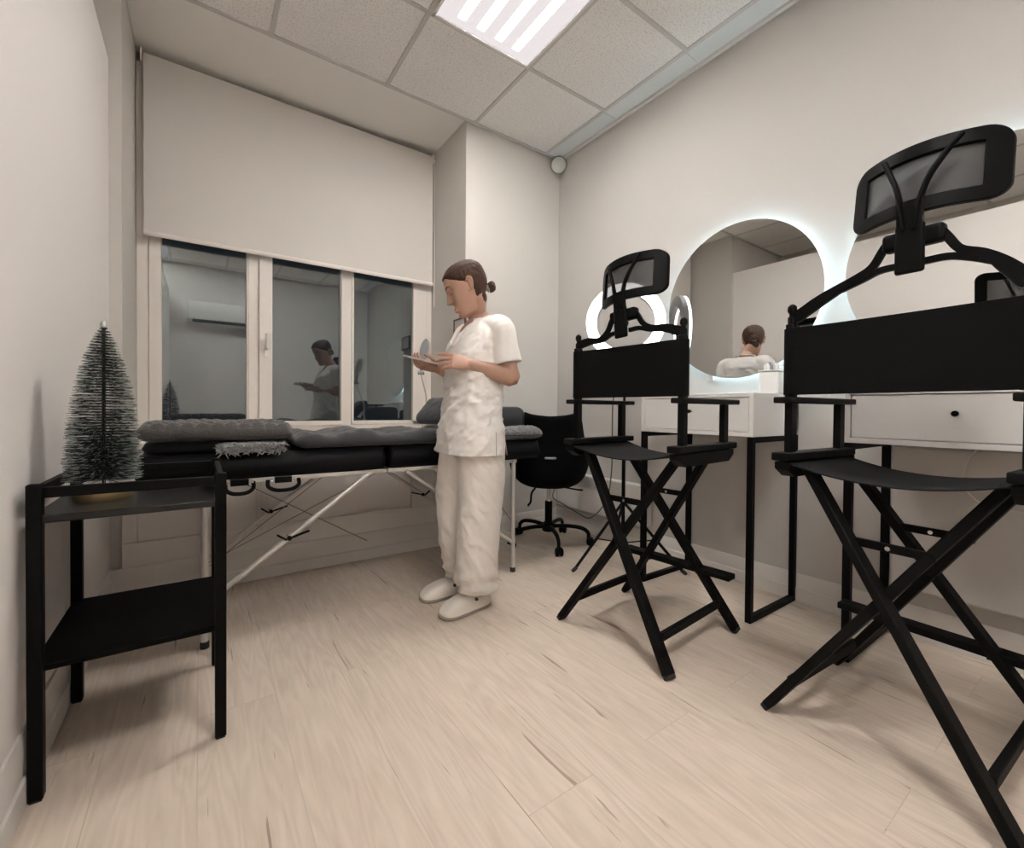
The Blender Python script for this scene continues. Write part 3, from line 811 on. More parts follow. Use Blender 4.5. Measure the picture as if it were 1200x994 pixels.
def tree():
    t = thing('bottlebrush_tree', 'frosted dark green bottlebrush tree with round brass base on the side table', 'decoration', (-.212, 1.620, .6505))
    bm = B(); lathe(bm, [(0, 0), (.058, 0), (.060, .006), (.060, .020), (.057, .026), (.012, .028), (0, .028)], 48); obj('base', bm, M_gold, t)
    bm = B(); tube(bm, [(0, 0, .02), (0, 0, .462)], .0042, 8); obj('trunk', bm, mat('twisted_wire', (.05, .06, .05), .5, .5, var=.1), t)
    m1 = mat('dark_green_bristle', (.016, .030, .025), .7, var=.3, vscale=60)
    m2 = mat('frosted_bristle', (.40, .43, .41), .8, var=.2, vscale=60)
    bm = B(); faces2 = []
    H0, H1 = .050, .470
    def rad(z):
        s = (z - H0) / (H1 - H0)
        return .080 * max(.015, (1 - s ** 2.1)) ** .75
    rnd = random.Random(3)
    rows = 56
    for r_ in range(rows):
        zc_ = H0 + (H1 - H0) * (r_ + .5) / rows
        R = rad(zc_); nn = int(90 + 150 * (R / .1))
        for k in range(nn):
            an = rnd.random() * 2 * PI; L = R * rnd.uniform(.86, 1.06); z = zc_ + rnd.gauss(0, .0010)
            dr = -.02 * L + rnd.gauss(0, .022) * L
            d = V(math.cos(an), math.sin(an), 0); sd = V(-math.sin(an), math.cos(an), 0)
            w_ = .0005
            p0 = V(0, 0, z); pm = d * L * .80 + V(0, 0, z + dr * .8); p1 = d * L + V(0, 0, z + dr)
            for q0, q1, w0, w1, fr in ((p0, pm, w_, w_, 0), (pm, p1, w_ * 1.15, w_ * .9, 1)):
                if k % 2:
                    o_ = V(0, 0, 1)
                else: o_ = sd
                f = bm.faces.new([bm.verts.new(q0 - o_ * w0), bm.verts.new(q0 + o_ * w0), bm.verts.new(q1 + o_ * w1), bm.verts.new(q1 - o_ * w1)])
                if fr and rnd.random() < .6: f.material_index = 1
    me = bpy.data.meshes.new('bristles'); bm.to_mesh(me); bm.free()
    me.materials.append(m1); me.materials.append(m2)
    o = bpy.data.objects.new('bristles', me); COL.objects.link(o); o.parent = t
    bm = B(); lathe(bm, [(0, .458), (.006, .462), (.0075, .470), (.005, .477), (0, .480)], 12); obj('tip_bead', bm, m2, t)
tree()

# ------------------------------------------------------------------ treatment table
TX0, TX1, TY0, TY1 = -.19, 1.605, 1.985, 2.60
t = thing('treatment_table', 'long black padded folding treatment table under the window', 'massage table', ((TX0 + TX1) / 2, (TY0 + TY1) / 2, 0))
for (a, b_) in ((TX0, .708), (.712, TX1)):
    bm = B(); slab(bm, a, b_, TY0, TY1, .622, .722, 60, 24, lambda x, y: .003 * fbm(x, y, 0, 9), edge=.016, corner=.02)
    obj('pad', loc(bm, t), M_vinyl, t, smooth=80)
    bm = B(); w_ = .018
    a2, b2 = (a + .10, b_ - .004) if a < 0 else (a, b_ - .16)
    box(bm, a2, b2, TY0 + .022, TY0 + .042, .604, .6215); box(bm, a2, b2, TY1 - .042, TY1 - .022, .604, .6215)
    box(bm, a2, a2 + .018, TY0 + .042, TY1 - .042, .604, .6215); box(bm, b2 - .018, b2, TY0 + .042, TY1 - .042, .604, .6215)
    obj('frame', loc(bm, t), M_alu, t, bevel=.002)
for x in (.015, 1.422):
    for y in (2.008, 2.575):
        bm = B(); tube(bm, [(x, y, .018), (x, y, .620)], .0125, 16); lg = obj('leg', loc(bm, t), M_alu, t)
        bm = B(); lathe(bm, [(0, 0), (.015, 0), (.015, .022), (.012, .026), (0, .026)], 16, c=(x, y, 0)); obj('rubber_foot', loc(bm, t), M_rug, lg)
    bm = B(); tube(bm, [(x, 2.008, .13), (x, 2.575, .13)], .009, 12); obj('cross_bar', loc(bm, t), M_alu, t)
for y in (2.008, 2.575):
    for xa, xb, xm in ((.022, .625, 0), (1.415, .80, 0)):
        bm = B(); tube(bm, [(xa, y, .165), (xb, y, .606)], .0105, 12); st = obj('strut', loc(bm, t), M_alu, t)
        px = xa + (xb - xa) * .46; pz = .165 + .441 * .46
        bm = B(); lathe(bm, [(0, -.014), (.010, -.014), (.010, .014), (0, .014)], 12, aim((0, 1, 0)), c=(px, y, pz))
        sgn = 1 if xb > xa else -1
        bar(bm, (px + .01 * sgn, y - .012, pz + .002), (px + .075 * sgn, y - .012, pz + .020), .007, .007); bar(bm, (px - .01 * sgn, y - .012, pz - .006), (px - .045 * sgn, y - .012, pz + .02), .007, .007)
        obj('wing_knob', loc(bm, t), M_plastic, st)
for (p, q) in (((.03, 2.54, .62), (.62, 2.02, .30)), ((.03, 2.02, .30), (.66, 2.54, .62)), ((.66, 2.03, .60), (.03, 2.54, .16)), ((1.40, 2.54, .60), (1.42, 2.02, .28)), ((1.40, 2.54, .20), (.95, 2.03, .60))):
    bm = B(); tube(bm, [p, q], .0016, 6); obj('brace_cable', loc(bm, t), M_cablegrey, t)
for x in (.125, .275):
    bm = B(); hw = .055 if x > .2 else .045
    tube(bm, spline([(x - hw, TY0 - .004, .614), (x - hw, TY0 - .012, .590), (x - hw * .6, TY0 - .016, .575), (x, TY0 - .016, .571), (x + hw * .6, TY0 - .016, .575), (x + hw, TY0 - .012, .590), (x + hw, TY0 - .004, .614)]), .0075, 10)
    box(bm, x - .030, x + .030, TY0 - .008, TY0 + .012, .600, .623)
    hd = obj('carry_handle', loc(bm, t), M_plastic, t)
    for s in (-1, 1):
        bm = B(); lathe(bm, [(0, 0), (.005, 0), (.004, .004), (0, .005)], 10, aim((0, -1, 0)), c=(x + s * .042, TY0 - .010, .612)); obj('rivet', loc(bm, t), M_chrome, hd)

# bedding on the table
def cover_disp(x, y):
    s = 0
    for cx in (.33, .60, .92, 1.18): s += math.exp(-((x - cx) / .11) ** 2)
    return -.018 + .026 * s + .010 * fbm(x, y, 3, 7) + .005 * fbm(x, y, 1, 22)
bm = B(); slab(bm, .325, 1.30, 1.99, 2.57, .727, .790, 110, 50, cover_disp, edge=.06, corner=.05)
tag(obj('bed_cover', bm, M_quilt, smooth=80), 'rumpled dark grey cover spread on the middle of the treatment table', 'blanket')
bm = B(); slab(bm, -.175, .31, 2.075, 2.52, .727, .766, 50, 40, lambda x, y: .004 * fbm(x, y, 5, 15), edge=.02, corner=.04)
tag(obj('folded_blanket', bm, M_quilt, smooth=80), 'smooth dark blanket folded flat beneath the chunky knit throw', 'blanket')
def knit(x, y):
    a = abs(math.sin(x * 70 + .8 * math.sin(y * 60))); b_ = abs(math.sin(y * 80))
    return .014 * math.sqrt(a * b_) + .008 * fbm(x, y, 2, 6) - .004
bm = B(); slab(bm, -.185, .32, 1.995, 2.48, .772, .836, 150, 150, knit, edge=.045, corner=.06)
tag(obj('knit_throw', bm, M_knit, smooth=80), 'folded grey chunky knit throw on the left end of the treatment table', 'blanket')
bm = B(); rr = random.Random(11)
slab(bm, .055, .268, 1.985, 2.068, .727, .762, 40, 20, lambda x, y: .006 * fbm(x, y, 8, 60), edge=.02, corner=.03)
for k in range(150):
    u_ = rr.random(); x = .05 + .23 * u_; z = .745 + rr.uniform(-.016, .018); L_ = rr.uniform(.012, .034) * (1 if u_ < .6 else .7)
    tube(bm, spline([(x, 1.992, z), (x + rr.uniform(-.01, .01), 1.981 - rr.random() * .006, z - L_ * .3), (x + rr.uniform(-.02, .02), 1.977 - rr.random() * .005, z - L_ * rr.uniform(.2, 1))], 3), [.0038, .003, .0014], 5)
tag(obj('fringed_cloth', bm, M_fringe, smooth=80), 'light grey fleecy cloth hanging from under the chunky knit throw', 'cloth')
bm = B(); slab(bm, 1.31, 1.645, 1.985, 2.17, .727, .802, 70, 50, lambda x, y: .005 * fbm(x, y, 2, 60) + .006 * fbm(x, y, 2, 9), edge=.08, corner=.07)
t = obj('pillow', bm, M_pillow, smooth=80); tag(t, 'speckled grey plush pillow at the right end of the treatment table', 'pillow')
bm = B(); tube(bm, [(1.345 + .265 * k / 12, 1.983 + .004 * (abs(k - 6) / 6) ** 4, .757) for k in range(13)], .003, 6); obj('piping', bm, M_cushion, t)
t = thing('backrest_cushion', 'upright charcoal vinyl cushion standing behind the speckled grey pillow', 'cushion', (1.468, 2.215, .728), math.radians(-4))
bm = B(); O = rrect(.32, .185, .05, 8)
def ring(s, k): return [V(x * k, s, z * k + .0935) for x, z in O]
loft(bm, [ring(-.035, .90), ring(-.025, .975), ring(-.008, 1), ring(.008, 1), ring(.025, .975), ring(.035, .90)]); obj('padding', bm, M_cushion, t, smooth=70)
bm = B(); loft(bm, [[V(x * f, s, z * f + .0935) for x, z in O] for f, s in ((1.003, -.003), (1.012, -.002), (1.012, .002), (1.003, .003))], closed=True); obj('piping', bm, M_vinyl, t)
# grey cushion leaning by the window end
bm = B(); slab(bm, -.10, .10, -.17, .17, -.03, .045, 30, 40, lambda x, y: .004 * fbm(x, y, 6, 12), edge=.07, corner=.05)
o = tag(obj('cushion', bm, M_quilt, smooth=80), 'dark grey cushion leaning behind the standing person, below the slim lamp', 'cushion')
o.location = (1.17, 2.42, .885); o.rotation_euler = (0, math.radians(-48), math.radians(8))

# slim lamp behind the hands
t = thing('lash_lamp', 'slim white table lamp with oval LED head behind the standing person\'s hands', 'lamp', (1.165, 2.60, .73))
bm = B(); tube(bm, spline([(.0, .05, .012), (0, .04, .10), (.005, 0, .22), (-.045, -.03, .38)]), .0065, 10); lathe(bm, [(0, 0), (.05, 0), (.05, .008), (.045, .012), (0, .013)], 32, c=(0, .05, 0)); obj('stem', bm, M_upvc, t)
bm = B(); lathe(bm, [(0, -.02), (.012, -.02), (.012, .02), (0, .02)], 16, aim((.8, -.5, 0)), c=(-.047, -.03, .39)); bar(bm, (-.047, -.03, .385), (-.045, -.03, .46), .014, .014); obj('joint', bm, M_steelgrey, t)
bm = B(); axis = V(.055, .0, .27); ctr = V(-.028, -.03, .525)
M = aim((-.45, -.89, .14), ctr)
ax = (M.inverted().to_3x3() @ axis).normalized(); ang = math.atan2(ax.y, ax.x)
def oval(k, z, rx=.085, ry=.030): return [M @ V(k * (rx * math.cos(a) * math.cos(ang) - ry * math.sin(a) * math.sin(ang)), k * (rx * math.cos(a) * math.sin(ang) + ry * math.sin(a) * math.cos(ang)), z) for a in [2 * PI * q / 48 for q in range(48)]]
loft(bm, [oval(.9, -.018), oval(1, -.012), oval(1, .006), oval(.94, .010), oval(.86, .004)]); hd = obj('lamp_head', bm, M_upvc, t)
bm = B(); loft(bm, [oval(.87, .004), oval(.87, .0085), oval(.80, .011)]); obj('led_panel', bm, M_ledback, hd)

# small framed print on the side of the window recess
t = thing('framed_print', 'small framed print on the window recess wall behind the standing person\'s chin', 'picture', (NXR - .004, 2.765, 1.475))
bm = B()
for y0_, y1_, z0_, z1_ in ((-.085, .085, .048, .058), (-.085, .085, -.058, -.048), (-.085, -.075, -.058, .058), (.075, .085, -.058, .058)): box(bm, -.008, .004, y0_, y1_, z0_, z1_)
obj('frame', bm, M_ink, t)
bm = B(); box(bm, -.003, .003, -.078, .078, -.050, .050); obj('print', bm, M_paper, t)

# ------------------------------------------------------------------ rolling chair by the corner
OC = V(1.925, 2.305, 0)
t = thing('office_chair', 'black bucket seat swivel chair on castors in the corner beyond the treatment table', 'office chair', OC, math.radians(-38))
bm = B(); U = 25; rows = []
prof = [(.415, .10, .12, .10), (.425, .17, .19, .16), (.45, .215, .225, .20), (.50, .240, .235, .215), (.56, .250, .235, .20), (.62, .245, .235, .15), (.66, .228, .230, .08), (.70, .205, .235, .02), (.76, .190, .245, -.06), (.82, .178, .255, -.13), (.855, .165, .258, -.16), (.868, .14, .255, -.18)]
for z, hw, back, front in prof:     # facing +y in local space, open to the front
    row = []
    for k in range(U):
        u = -1 + 2 * k / (U - 1)
        a = u * PI / 2
        x = hw * math.copysign(abs(math.sin(a)) ** .75, u); y = -back * abs(math.cos(a)) ** .6 + (front + .0) * (1 - abs(math.cos(a)) ** .6)
        zz = z - (.012 * (1 - abs(u)) ** 2 if z > .84 else 0)
        row.append(V(x, y, zz))
    rows.append(row)
vv = [[bm.verts.new(p) for p in r] for r in rows]
for i in range(len(vv) - 1):
    for k in range(U - 1): bm.faces.new((vv[i][k], vv[i][k + 1], vv[i + 1][k + 1], vv[i + 1][k]))
o = obj('seat_shell', bm, M_shell, t, smooth=80)
md = o.modifiers.new('solid', 'SOLIDIFY'); md.thickness = .028; md.offset = 1
md = o.modifiers.new('sub', 'SUBSURF'); md.levels = md.render_levels = 1
bm = B(); slab(bm, -.20, .20, -.19, .20, .405, .475, 20, 20, lambda x, y: 0, edge=.09, corner=.12); obj('seat_cushion', bm, M_shell, t, smooth=80)
bm = B(); tube(bm, [(-.028, -.262, .60), (.028, -.262, .60)], .010, 12, ry=.008, round_caps=True); obj('grip_slot', bm, M_steelgrey, t)
bm = B(); box(bm, -.075, .075, -.09, .09, .385, .408); tube(bm, [(.06, -.03, .39), (.19, -.07, .375), (.215, -.075, .375)], .006, 8, round_caps=True); obj('mechanism', bm, M_plastic, t, bevel=.004)
bm = B(); tube(bm, spline([(-.09, -.10, .39), (-.115, -.15, .36), (-.12, -.16, .31), (-.135, -.175, .29)]), .007, 8, round_caps=True); obj('tilt_lever', bm, M_plastic, t)
bm = B(); tube(bm, [(0, 0, .28), (0, 0, .39)], .014, 16); obj('gas_piston', bm, M_chrome, t)
bm = B(); tube(bm, [(0, 0, .10), (0, 0, .285)], .025, 20); obj('piston_sleeve', bm, M_plastic, t)
bm = B(); lathe(bm, [(0, .085), (.04, .085), (.045, .10), (.04, .135), (.025, .15), (0, .15)], 24); obj('hub', bm, M_plastic, t)
for k in range(5):
    a = math.radians(-78 + 72 * k); d = V(math.cos(a), math.sin(a), 0); sd = V(-math.sin(a), math.cos(a), 0)
    bm = B(); tube(bm, spline([d * .03 + V(0, 0, .118), d * .13 + V(0, 0, .122), d * .22 + V(0, 0, .112), d * .262 + V(0, 0, .085), d * .268 + V(0, 0, .055)]), [.017, .015, .013, .012, .011], 10, ry=.013)
    lg = obj('base_arm', bm, M_plastic, t)
    bm = B()
    for s in (-1, 1): lathe(bm, [(0, -.009), (.022, -.009), (.026, -.005), (.026, .005), (.022, .009), (0, .009)], 24, aim(sd), c=d * .278 + sd * .014 * s + V(0, 0, .026))
    tube(bm, [d * .278 - sd * .025 + V(0, 0, .026), d * .278 + sd * .025 + V(0, 0, .026)], .006, 8); lathe(bm, [(0, .03), (.017, .03), (.015, .055), (0, .058)], 14, c=d * .270)
    obj('castor', bm, M_plastic, lg)

# ------------------------------------------------------------------ things the reflections show
t = thing('air_conditioner', 'white wall air conditioner reflected in the left window pane', 'air conditioner', (.28, YR, 2.20))
bm = B(); prof = [(0, -.145), (.12, -.145), (.19, -.10), (.205, -.02), (.205, .11), (.185, .145), (0, .145)]
loft(bm, [[V(x, a, z) for a, z in prof] for x in (-.42, .42)]); obj('casing', bm, M_ac, t, bevel=.008)
bm = B(); bar(bm, (-.36, .168, -.118), (.36, .168, -.118), .01, .05, V(0, .5, .7)); obj('vent', bm, M_acdark, t)

# ------------------------------------------------------------------ the standing person
PC = V(1.06, 1.855, 0)
F = V(-.995, .06, 0).normalized(); Lf = V(-F.y, F.x, 0)      # facing, her left
def W(f, l, z, c=PC): return c + F * f + Lf * l + V(0, 0, z)
def ell(c, a, b, n=36, p=2.0, fx=F, lx=Lf):
    out = []
    for k in range(n):
        q = 2 * PI * k / n; cq, sq = math.cos(q), math.sin(q)
        out.append(c + fx * a * math.copysign(abs(cq) ** (2 / p), cq) + lx * b * math.copysign(abs(sq) ** (2 / p), sq))
    return out
def union(name, bm, m, parent, voxel, sm=3, fac=.5, origin=None):
    if origin is not None: bmesh.ops.translate(bm, verts=bm.verts[:], vec=-origin)
    o = obj(name, bm, m, parent, smooth=180)
    r = o.modifiers.new('remesh', 'REMESH'); r.mode = 'VOXEL'; r.voxel_size = voxel; r.use_smooth_shade = True
    s = o.modifiers.new('smooth', 'SMOOTH'); s.factor = fac; s.iterations = sm
    return o

# head frame
hf = V(-.865, .50, 0).normalized(); hl = V(-hf.y, hf.x, 0)
tilt = math.radians(27)
Hf = hf * math.cos(tilt) - V(0, 0, 1) * math.sin(tilt); Hu = V(0, 0, 1) * math.cos(tilt) + hf * math.sin(tilt); Hl = hl
HC = V(1.026, 1.838, 1.452)
def H(f, l, u): return HC + Hf * f + Hl * l + Hu * u
HP = [  # u, front, back, half width
    (-.118, .060, .030, .010), (-.112, .078, .005, .026), (-.100, .085, -.012, .036), (-.080, .086, -.030, .046), (-.060, .087, -.052, .052), (-.040, .088, -.074, .058),
    (-.020, .088, -.087, .063), (.0, .086, -.095, .067), (.020, .087, -.099, .070), (.040, .090, -.099, .0725), (.060, .088, -.099, .073), (.080, .079, -.093, .068), (.098, .060, -.078, .056), (.110, .036, -.055, .038), (.116, .012, -.028, .018)]
def hparam(u):
    for i in range(len(HP) - 1):
        if HP[i][0] <= u <= HP[i + 1][0]:
            t = (u - HP[i][0]) / (HP[i + 1][0] - HP[i][0]); return [HP[i][k] + (HP[i + 1][k] - HP[i][k]) * t for k in (1, 2, 3)]
    return HP[0][1:] if u < HP[0][0] else HP[-1][1:]
def hpt(u, q, off=0, face=True):
    fr, bk, hw = hparam(u)
    c = (fr + bk) / 2; a = (fr - bk) / 2
    cq, sq = math.cos(q), math.sin(q)
    x = c + (a + off) * math.copysign(abs(cq) ** .92, cq); y = (hw + off) * math.copysign(abs(sq) ** .92, sq)
    if face and cq > 0:
        g = lambda yy, uu, sy, su: math.exp(-((y - yy) / sy) ** 2 - ((u - uu) / su) ** 2)
        # nose bridge to tip
        if -.050 < u < .035:
            s = (.035 - u) / .066
            nb = (.005 + .025 * min(1, s) ** 1.2) if u > -.032 else .030 * max(0, 1 - (-.032 - u) / .014)
            x += nb * math.exp(-(y / (.0085 + .003 * min(1, s))) ** 2)
        x += .0035 * g(.013, -.034, .006, .007) + .0035 * g(-.013, -.034, .006, .007)
        x -= .009 * (g(.030, .010, .014, .012) + g(-.030, .010, .014, .012))
        x += .005 * (g(.030, .006, .011, .008) + g(-.030, .006, .011, .008))
        x += .004 * (g(.028, .030, .020, .008) + g(-.028, .030, .020, .008))
        x += .010 * g(0, -.063, .018, .0065) + .009 * g(0, -.078, .016, .0065) - .005 * g(0, -.0705, .022, .003) - .004 * g(0, -.089, .02, .006)
        x += .009 * g(0, -.103, .016, .011)
    return x, y, u
body = B()
us = [-.118 + .234 * i / 58 for i in range(59)]
loft(body, [[H(*hpt(u, 2 * PI * k / 72)) for k in range(72)] for u in us])
for s in (-1, 1):    # ears
    c = V(-.012, s * .068, .0)
    pts = []
    for k in range(9):
        a = -PI * .5 + PI * 1.25 * k / 8
        pts.append(H(c.x - .010 * math.sin(a) - .006, c.y + s * .010, c.z + .026 * -math.cos(a + PI * .35) * -1))
    tube(body, spline([H(c.x + .006, c.y, c.z - .026), H(c.x - .006, c.y + s * .006, c.z - .022), H(c.x - .016, c.y + s * .012, c.z + .002), H(c.x - .016, c.y + s * .013, c.z + .020), H(c.x - .004, c.y + s * .009, c.z + .028), H(c.x + .008, c.y + s * .003, c.z + .018)]), .0048, 8, round_caps=True)
    tube(body, [H(c.x - .004, c.y + s * .002, c.z - .018), H(c.x - .006, c.y + s * .003, c.z + .02)], .008, 8, round_caps=True)
# neck, torso
tube(body, spline([W(-.055, 0, 1.255), W(-.050, 0, 1.31), W(-.026, .0, 1.355), H(-.022, 0, -.055), H(-.02, 0, -.01)]), [.062, .051, .045, .046, .046], 24, ry=[.068, .053, .046, .047, .047])
TOR = [(.745, .0, .095, .150, 2.2), (.78, -.005, .100, .160, 2.2), (.92, -.012, .092, .135, 2.2), (1.02, -.012, .095, .140, 2.2), (1.12, -.02, .105, .152, 2.3), (1.20, -.035, .100, .165, 2.5), (1.26, -.045, .078, .160, 2.4), (1.295, -.050, .058, .105, 2.2), (1.315, -.050, .045, .060, 2)]
loft(body, [ell(W(f, 0, z), a, b, p=p) for z, f, a, b, p in TOR])
# arms: shoulder, elbow, wrist in world metres
ARM = {1: dict(sh=V(1.118, 1.695, 1.255), el=V(1.152, 1.660, 1.042), wr=V(.985, 1.715, 1.092)), -1: dict(sh=V(1.115, 2.015, 1.255), el=V(1.135, 2.045, 1.050), wr=V(.935, 1.925, 1.082))}
for s, d in ARM.items():
    sh, el, wr = d['sh'], d['el'], d['wr']
    ua, fa = (el - sh).normalized(), (wr - el).normalized()
    pts = spline([W(-.05, s * .10, 1.262), sh, sh.lerp(el, .5), el - ua * .035, el + ua * .002 - fa * .002, el + fa * .035, el.lerp(wr, .5), wr], 5)
    tube(body, pts, [.050, .050, .043, .039, .038, .040, .036, .026], 18, round_caps=True)
# hands
def hand(wr, d, pn, side, fingers, thumb):
    """wr wrist, d towards the knuckles, pn palm normal, side: thumb direction"""
    d = d.normalized(); sd = side - d * side.dot(d); sd.normalize(); n = d.cross(sd); n = n if n.dot(pn) > 0 else -n
    rings = []
    for t_, w_, h_ in ((-.015, .026, .022), (.012, .028, .018), (.04, .036, .0165), (.07, .040, .0145), (.088, .039, .011)):
        rings.append([wr + d * t_ + sd * w_ * math.cos(q) + n * h_ * math.sin(q) for q in [2 * PI * k / 20 for k in range(20)]])
    loft(body, rings)
    for i, (ln, bends, spread) in enumerate(fingers):
        off = .029 - i * .0195
        p = wr + d * .076 + sd * off; dirv = (d + sd * spread).normalized(); pts = [p]
        for L_, bd in zip((ln * .46, ln * .30, ln * .24), bends):
            a = math.radians(bd); c_, s_ = math.cos(a), math.sin(a)
            dirv = (dirv * c_ + n * s_).normalized() if True else dirv
            # keep the bend axis: rotate towards the palm
            pts.append(pts[-1] + dirv * L_)
        tube(body, spline(pts, 4), [.0092, .0085, .0076, .0062], 10, round_caps=True)
    tb, dirs = thumb
    p = wr + d * .020 + sd * .026 + n * .006; pts = [p - d * .01 - sd * .01]
    pts.append(p)
    for L_, (a, b_, c_) in zip((.036, .030, .024), dirs):
        pts.append(pts[-1] + (d * a + sd * b_ + n * c_).normalized() * L_)
    tube(body, spline(pts, 4), [.011, .0125, .0105, .009, .0075], 10, round_caps=True)
# her left hand: index finger stretched over the screen, the others half curled
hand(ARM[1]['wr'], V(-.80, .42, .16), V(.1, .3, -1), V(-.15, .55, .8),
     [(.078, (6, 10, 8), .03), (.084, (14, 20, 14), .0), (.078, (20, 26, 18), -.03), (.062, (26, 30, 18), -.08)], (0, [(.6, .55, .55), (.8, .2, .5), (.9, .0, .4)]))
# her right hand: palm up under the phone, fingers curled round its far edge
hand(ARM[-1]['wr'], V(-.93, -.05, .12), V(0, -.1, 1), V(-.2, -1, .25),
     [(.074, (12, 40, 38), .05), (.080, (14, 42, 40), .0), (.075, (16, 46, 42), -.04), (.060, (18, 48, 42), -.09)], (0, [(.75, .45, .35), (.9, .1, .35), (.95, -.1, .3)]))
# legs and feet inside the trousers
LEG = {1: dict(hip=V(1.07, 1.770, .73), kn=V(1.045, 1.762, .42), an=V(1.060, 1.770, .075), toe=V(.905, 1.772, .035)), -1: dict(hip=V(1.055, 1.915, .73), kn=V(1.030, 1.945, .42), an=V(1.055, 1.955, .075), toe=V(.915, 1.965, .035))}
for s, d in LEG.items():
    tube(body, spline([d['hip'], d['kn'], d['kn'].lerp(d['an'], .35), d['an']], 5), [.065, .050, .050, .033], 18, round_caps=True)
    tube(body, spline([d['an'] + V(.0, 0, -.028), d['an'] + V(-.04, 0, -.038), d['toe'] + V(.02, 0, -.003)], 5), [.028, .024, .018], 14, round_caps=True)
person = union('person', body, M_skin, None, .0032, 2, .5, PC)
person.location = PC + V(-.022, -.040, 0)
tag(person, 'person in white scrub tunic and trousers standing by the treatment table, holding a phone', 'person')

# face details
for s in (-1, 1):
    bm = B(); P_ = []
    for k in range(7):
        u_ = k / 6; q = s * (.20 + .50 * u_); zz = .027 + .009 * math.sin(PI * u_ * .8) - .003 * u_
        x, y, z = hpt(zz, q, .0012); P_.append(H(x + .001, y, z))
    tube(bm, P_, [.0022, .0028, .0026, .002, .0012], 8, ry=[.002] * 5); bmesh.ops.translate(bm, verts=bm.verts[:], vec=-PC); obj('eyebrow', bm, M_brow, person)
    bm = B(); P_ = []
    for k in range(7):
        u_ = k / 6; q = s * (.24 + .38 * u_); zz = .001 - .004 * math.sin(PI * u_)
        x, y, z = hpt(zz, q, .0010); P_.append(H(x + .001, y, z))
    tube(bm, P_, [.0008, .0016, .0018, .0016, .001], 8); bmesh.ops.translate(bm, verts=bm.verts[:], vec=-PC); obj('eyelashes', bm, M_brow, person)
bm = B()
for zz, r_ in ((-.0655, .0034), (-.0755, .0040)):
    P_ = []
    for k in range(9):
        q = -.30 + .60 * k / 8; x, y, z = hpt(zz - .002 * abs(q) * 3 * (1 if zz > -.07 else -1), q, -.0012); P_.append(H(x, y, z))
    tube(bm, P_, [.0008, r_, r_ * 1.05, r_, .0008], 8)
bmesh.ops.translate(bm, verts=bm.verts[:], vec=-PC); obj('lips', bm, M_lips, person)

# hair: swept back cap with a low bun
def hairline(u):
    T = [(-.086, -.040), (-.075, -.020), (-.06, -.016), (-.040, -.020), (-.02, -.020), (.0, -.016), (.020, .010), (.040, .040), (.058, .064), (.075, .080), (.09, .2)]
    if u <= T[0][0]: return -1
    for i in range(len(T) - 1):
        if T[i][0] <= u <= T[i + 1][0]:
            return T[i][1] + (T[i + 1][1] - T[i][1]) * (u - T[i][0]) / (T[i + 1][0] - T[i][0])
    return 1
bm = B(); NU, NQ = 60, 96
grid = []
for i in range(NU + 1):
    u = -.086 + (.1165 + .086) * i / NU
    row = []
    for k in range(NQ):
        q = 2 * PI * k / NQ
        hlx = hairline(u)
        x0_, y0_, _ = hpt(u, q, 0, False)
        e = max(0, min(1, (hlx - x0_) / .022)); off = -.002 + .0095 * math.sqrt(e) + .0006 * math.sin(q * 30 + u * 20)
        x, y, z = hpt(u, q, off, False)
        if u > .1: z += off * .3
        row.append((bm.verts.new(H(x, y, z) - PC), x0_ < hlx))
    grid.append(row)
for i in range(NU):
    for k in range(NQ):
        q = (grid[i][k], grid[i][(k + 1) % NQ], grid[i + 1][(k + 1) % NQ], grid[i + 1][k])
        if sum(1 for v in q if v[1]) >= 3: bm.faces.new([v[0] for v in q])
bm.faces.new([grid[NU][k][0] for k in range(NQ)])
bmesh.ops.delete(bm, geom=[v for v in bm.verts if not v.link_faces], context='VERTS')
hair = obj('hair', bm, M_hair, person, smooth=180)
md = hair.modifiers.new('solid', 'SOLIDIFY'); md.thickness = .006; md.offset = -1
bm = B(); bc = H(-.105, -.004, -.040)
for k in range(5):
    a = 2 * PI * k / 5
    tube(bm, [bc + Hl * .012 * math.cos(a + j * .55) * (1 + .5 * math.sin(j)) + Hu * .014 * math.sin(a + j * .55) - Hf * (.010 * math.sin(j * .9 + a)) - PC for j in range(8)], [.006, .011, .012, .012, .011, .006], 10, round_caps=True)
lathe(bm, [(0, -.018), (.016, -.012), (.021, 0), (.016, .012), (0, .018)], 16, aim(-Hf, bc - PC))
nape = B()
rings = []
for k in range(9):
    a = -PI / 2 + PI * k / 8
    rings.append([H(-.040 + .030 * math.cos(a) * math.cos(q), .042 * math.cos(a) * math.sin(q), -.050 + .048 * math.sin(a)) - PC for q in [2 * PI * j / 24 for j in range(24)]])
loft(nape, rings); obj('nape_hair', nape, M_hair, hair, smooth=180)
bun = union('bun', bm, M_hair, hair, .003, 2)
bm = B(); M = aim(-Hf, H(-.086, -.004, -.038) - PC)
tube(bm, [M @ V(.017 * math.cos(a), .017 * math.sin(a), .002 * math.sin(a * 7)) for a in [2 * PI * k / 36 for k in range(36)]], .0045, 8, closed=True); obj('hair_tie', bm, M_scrunchie, hair)

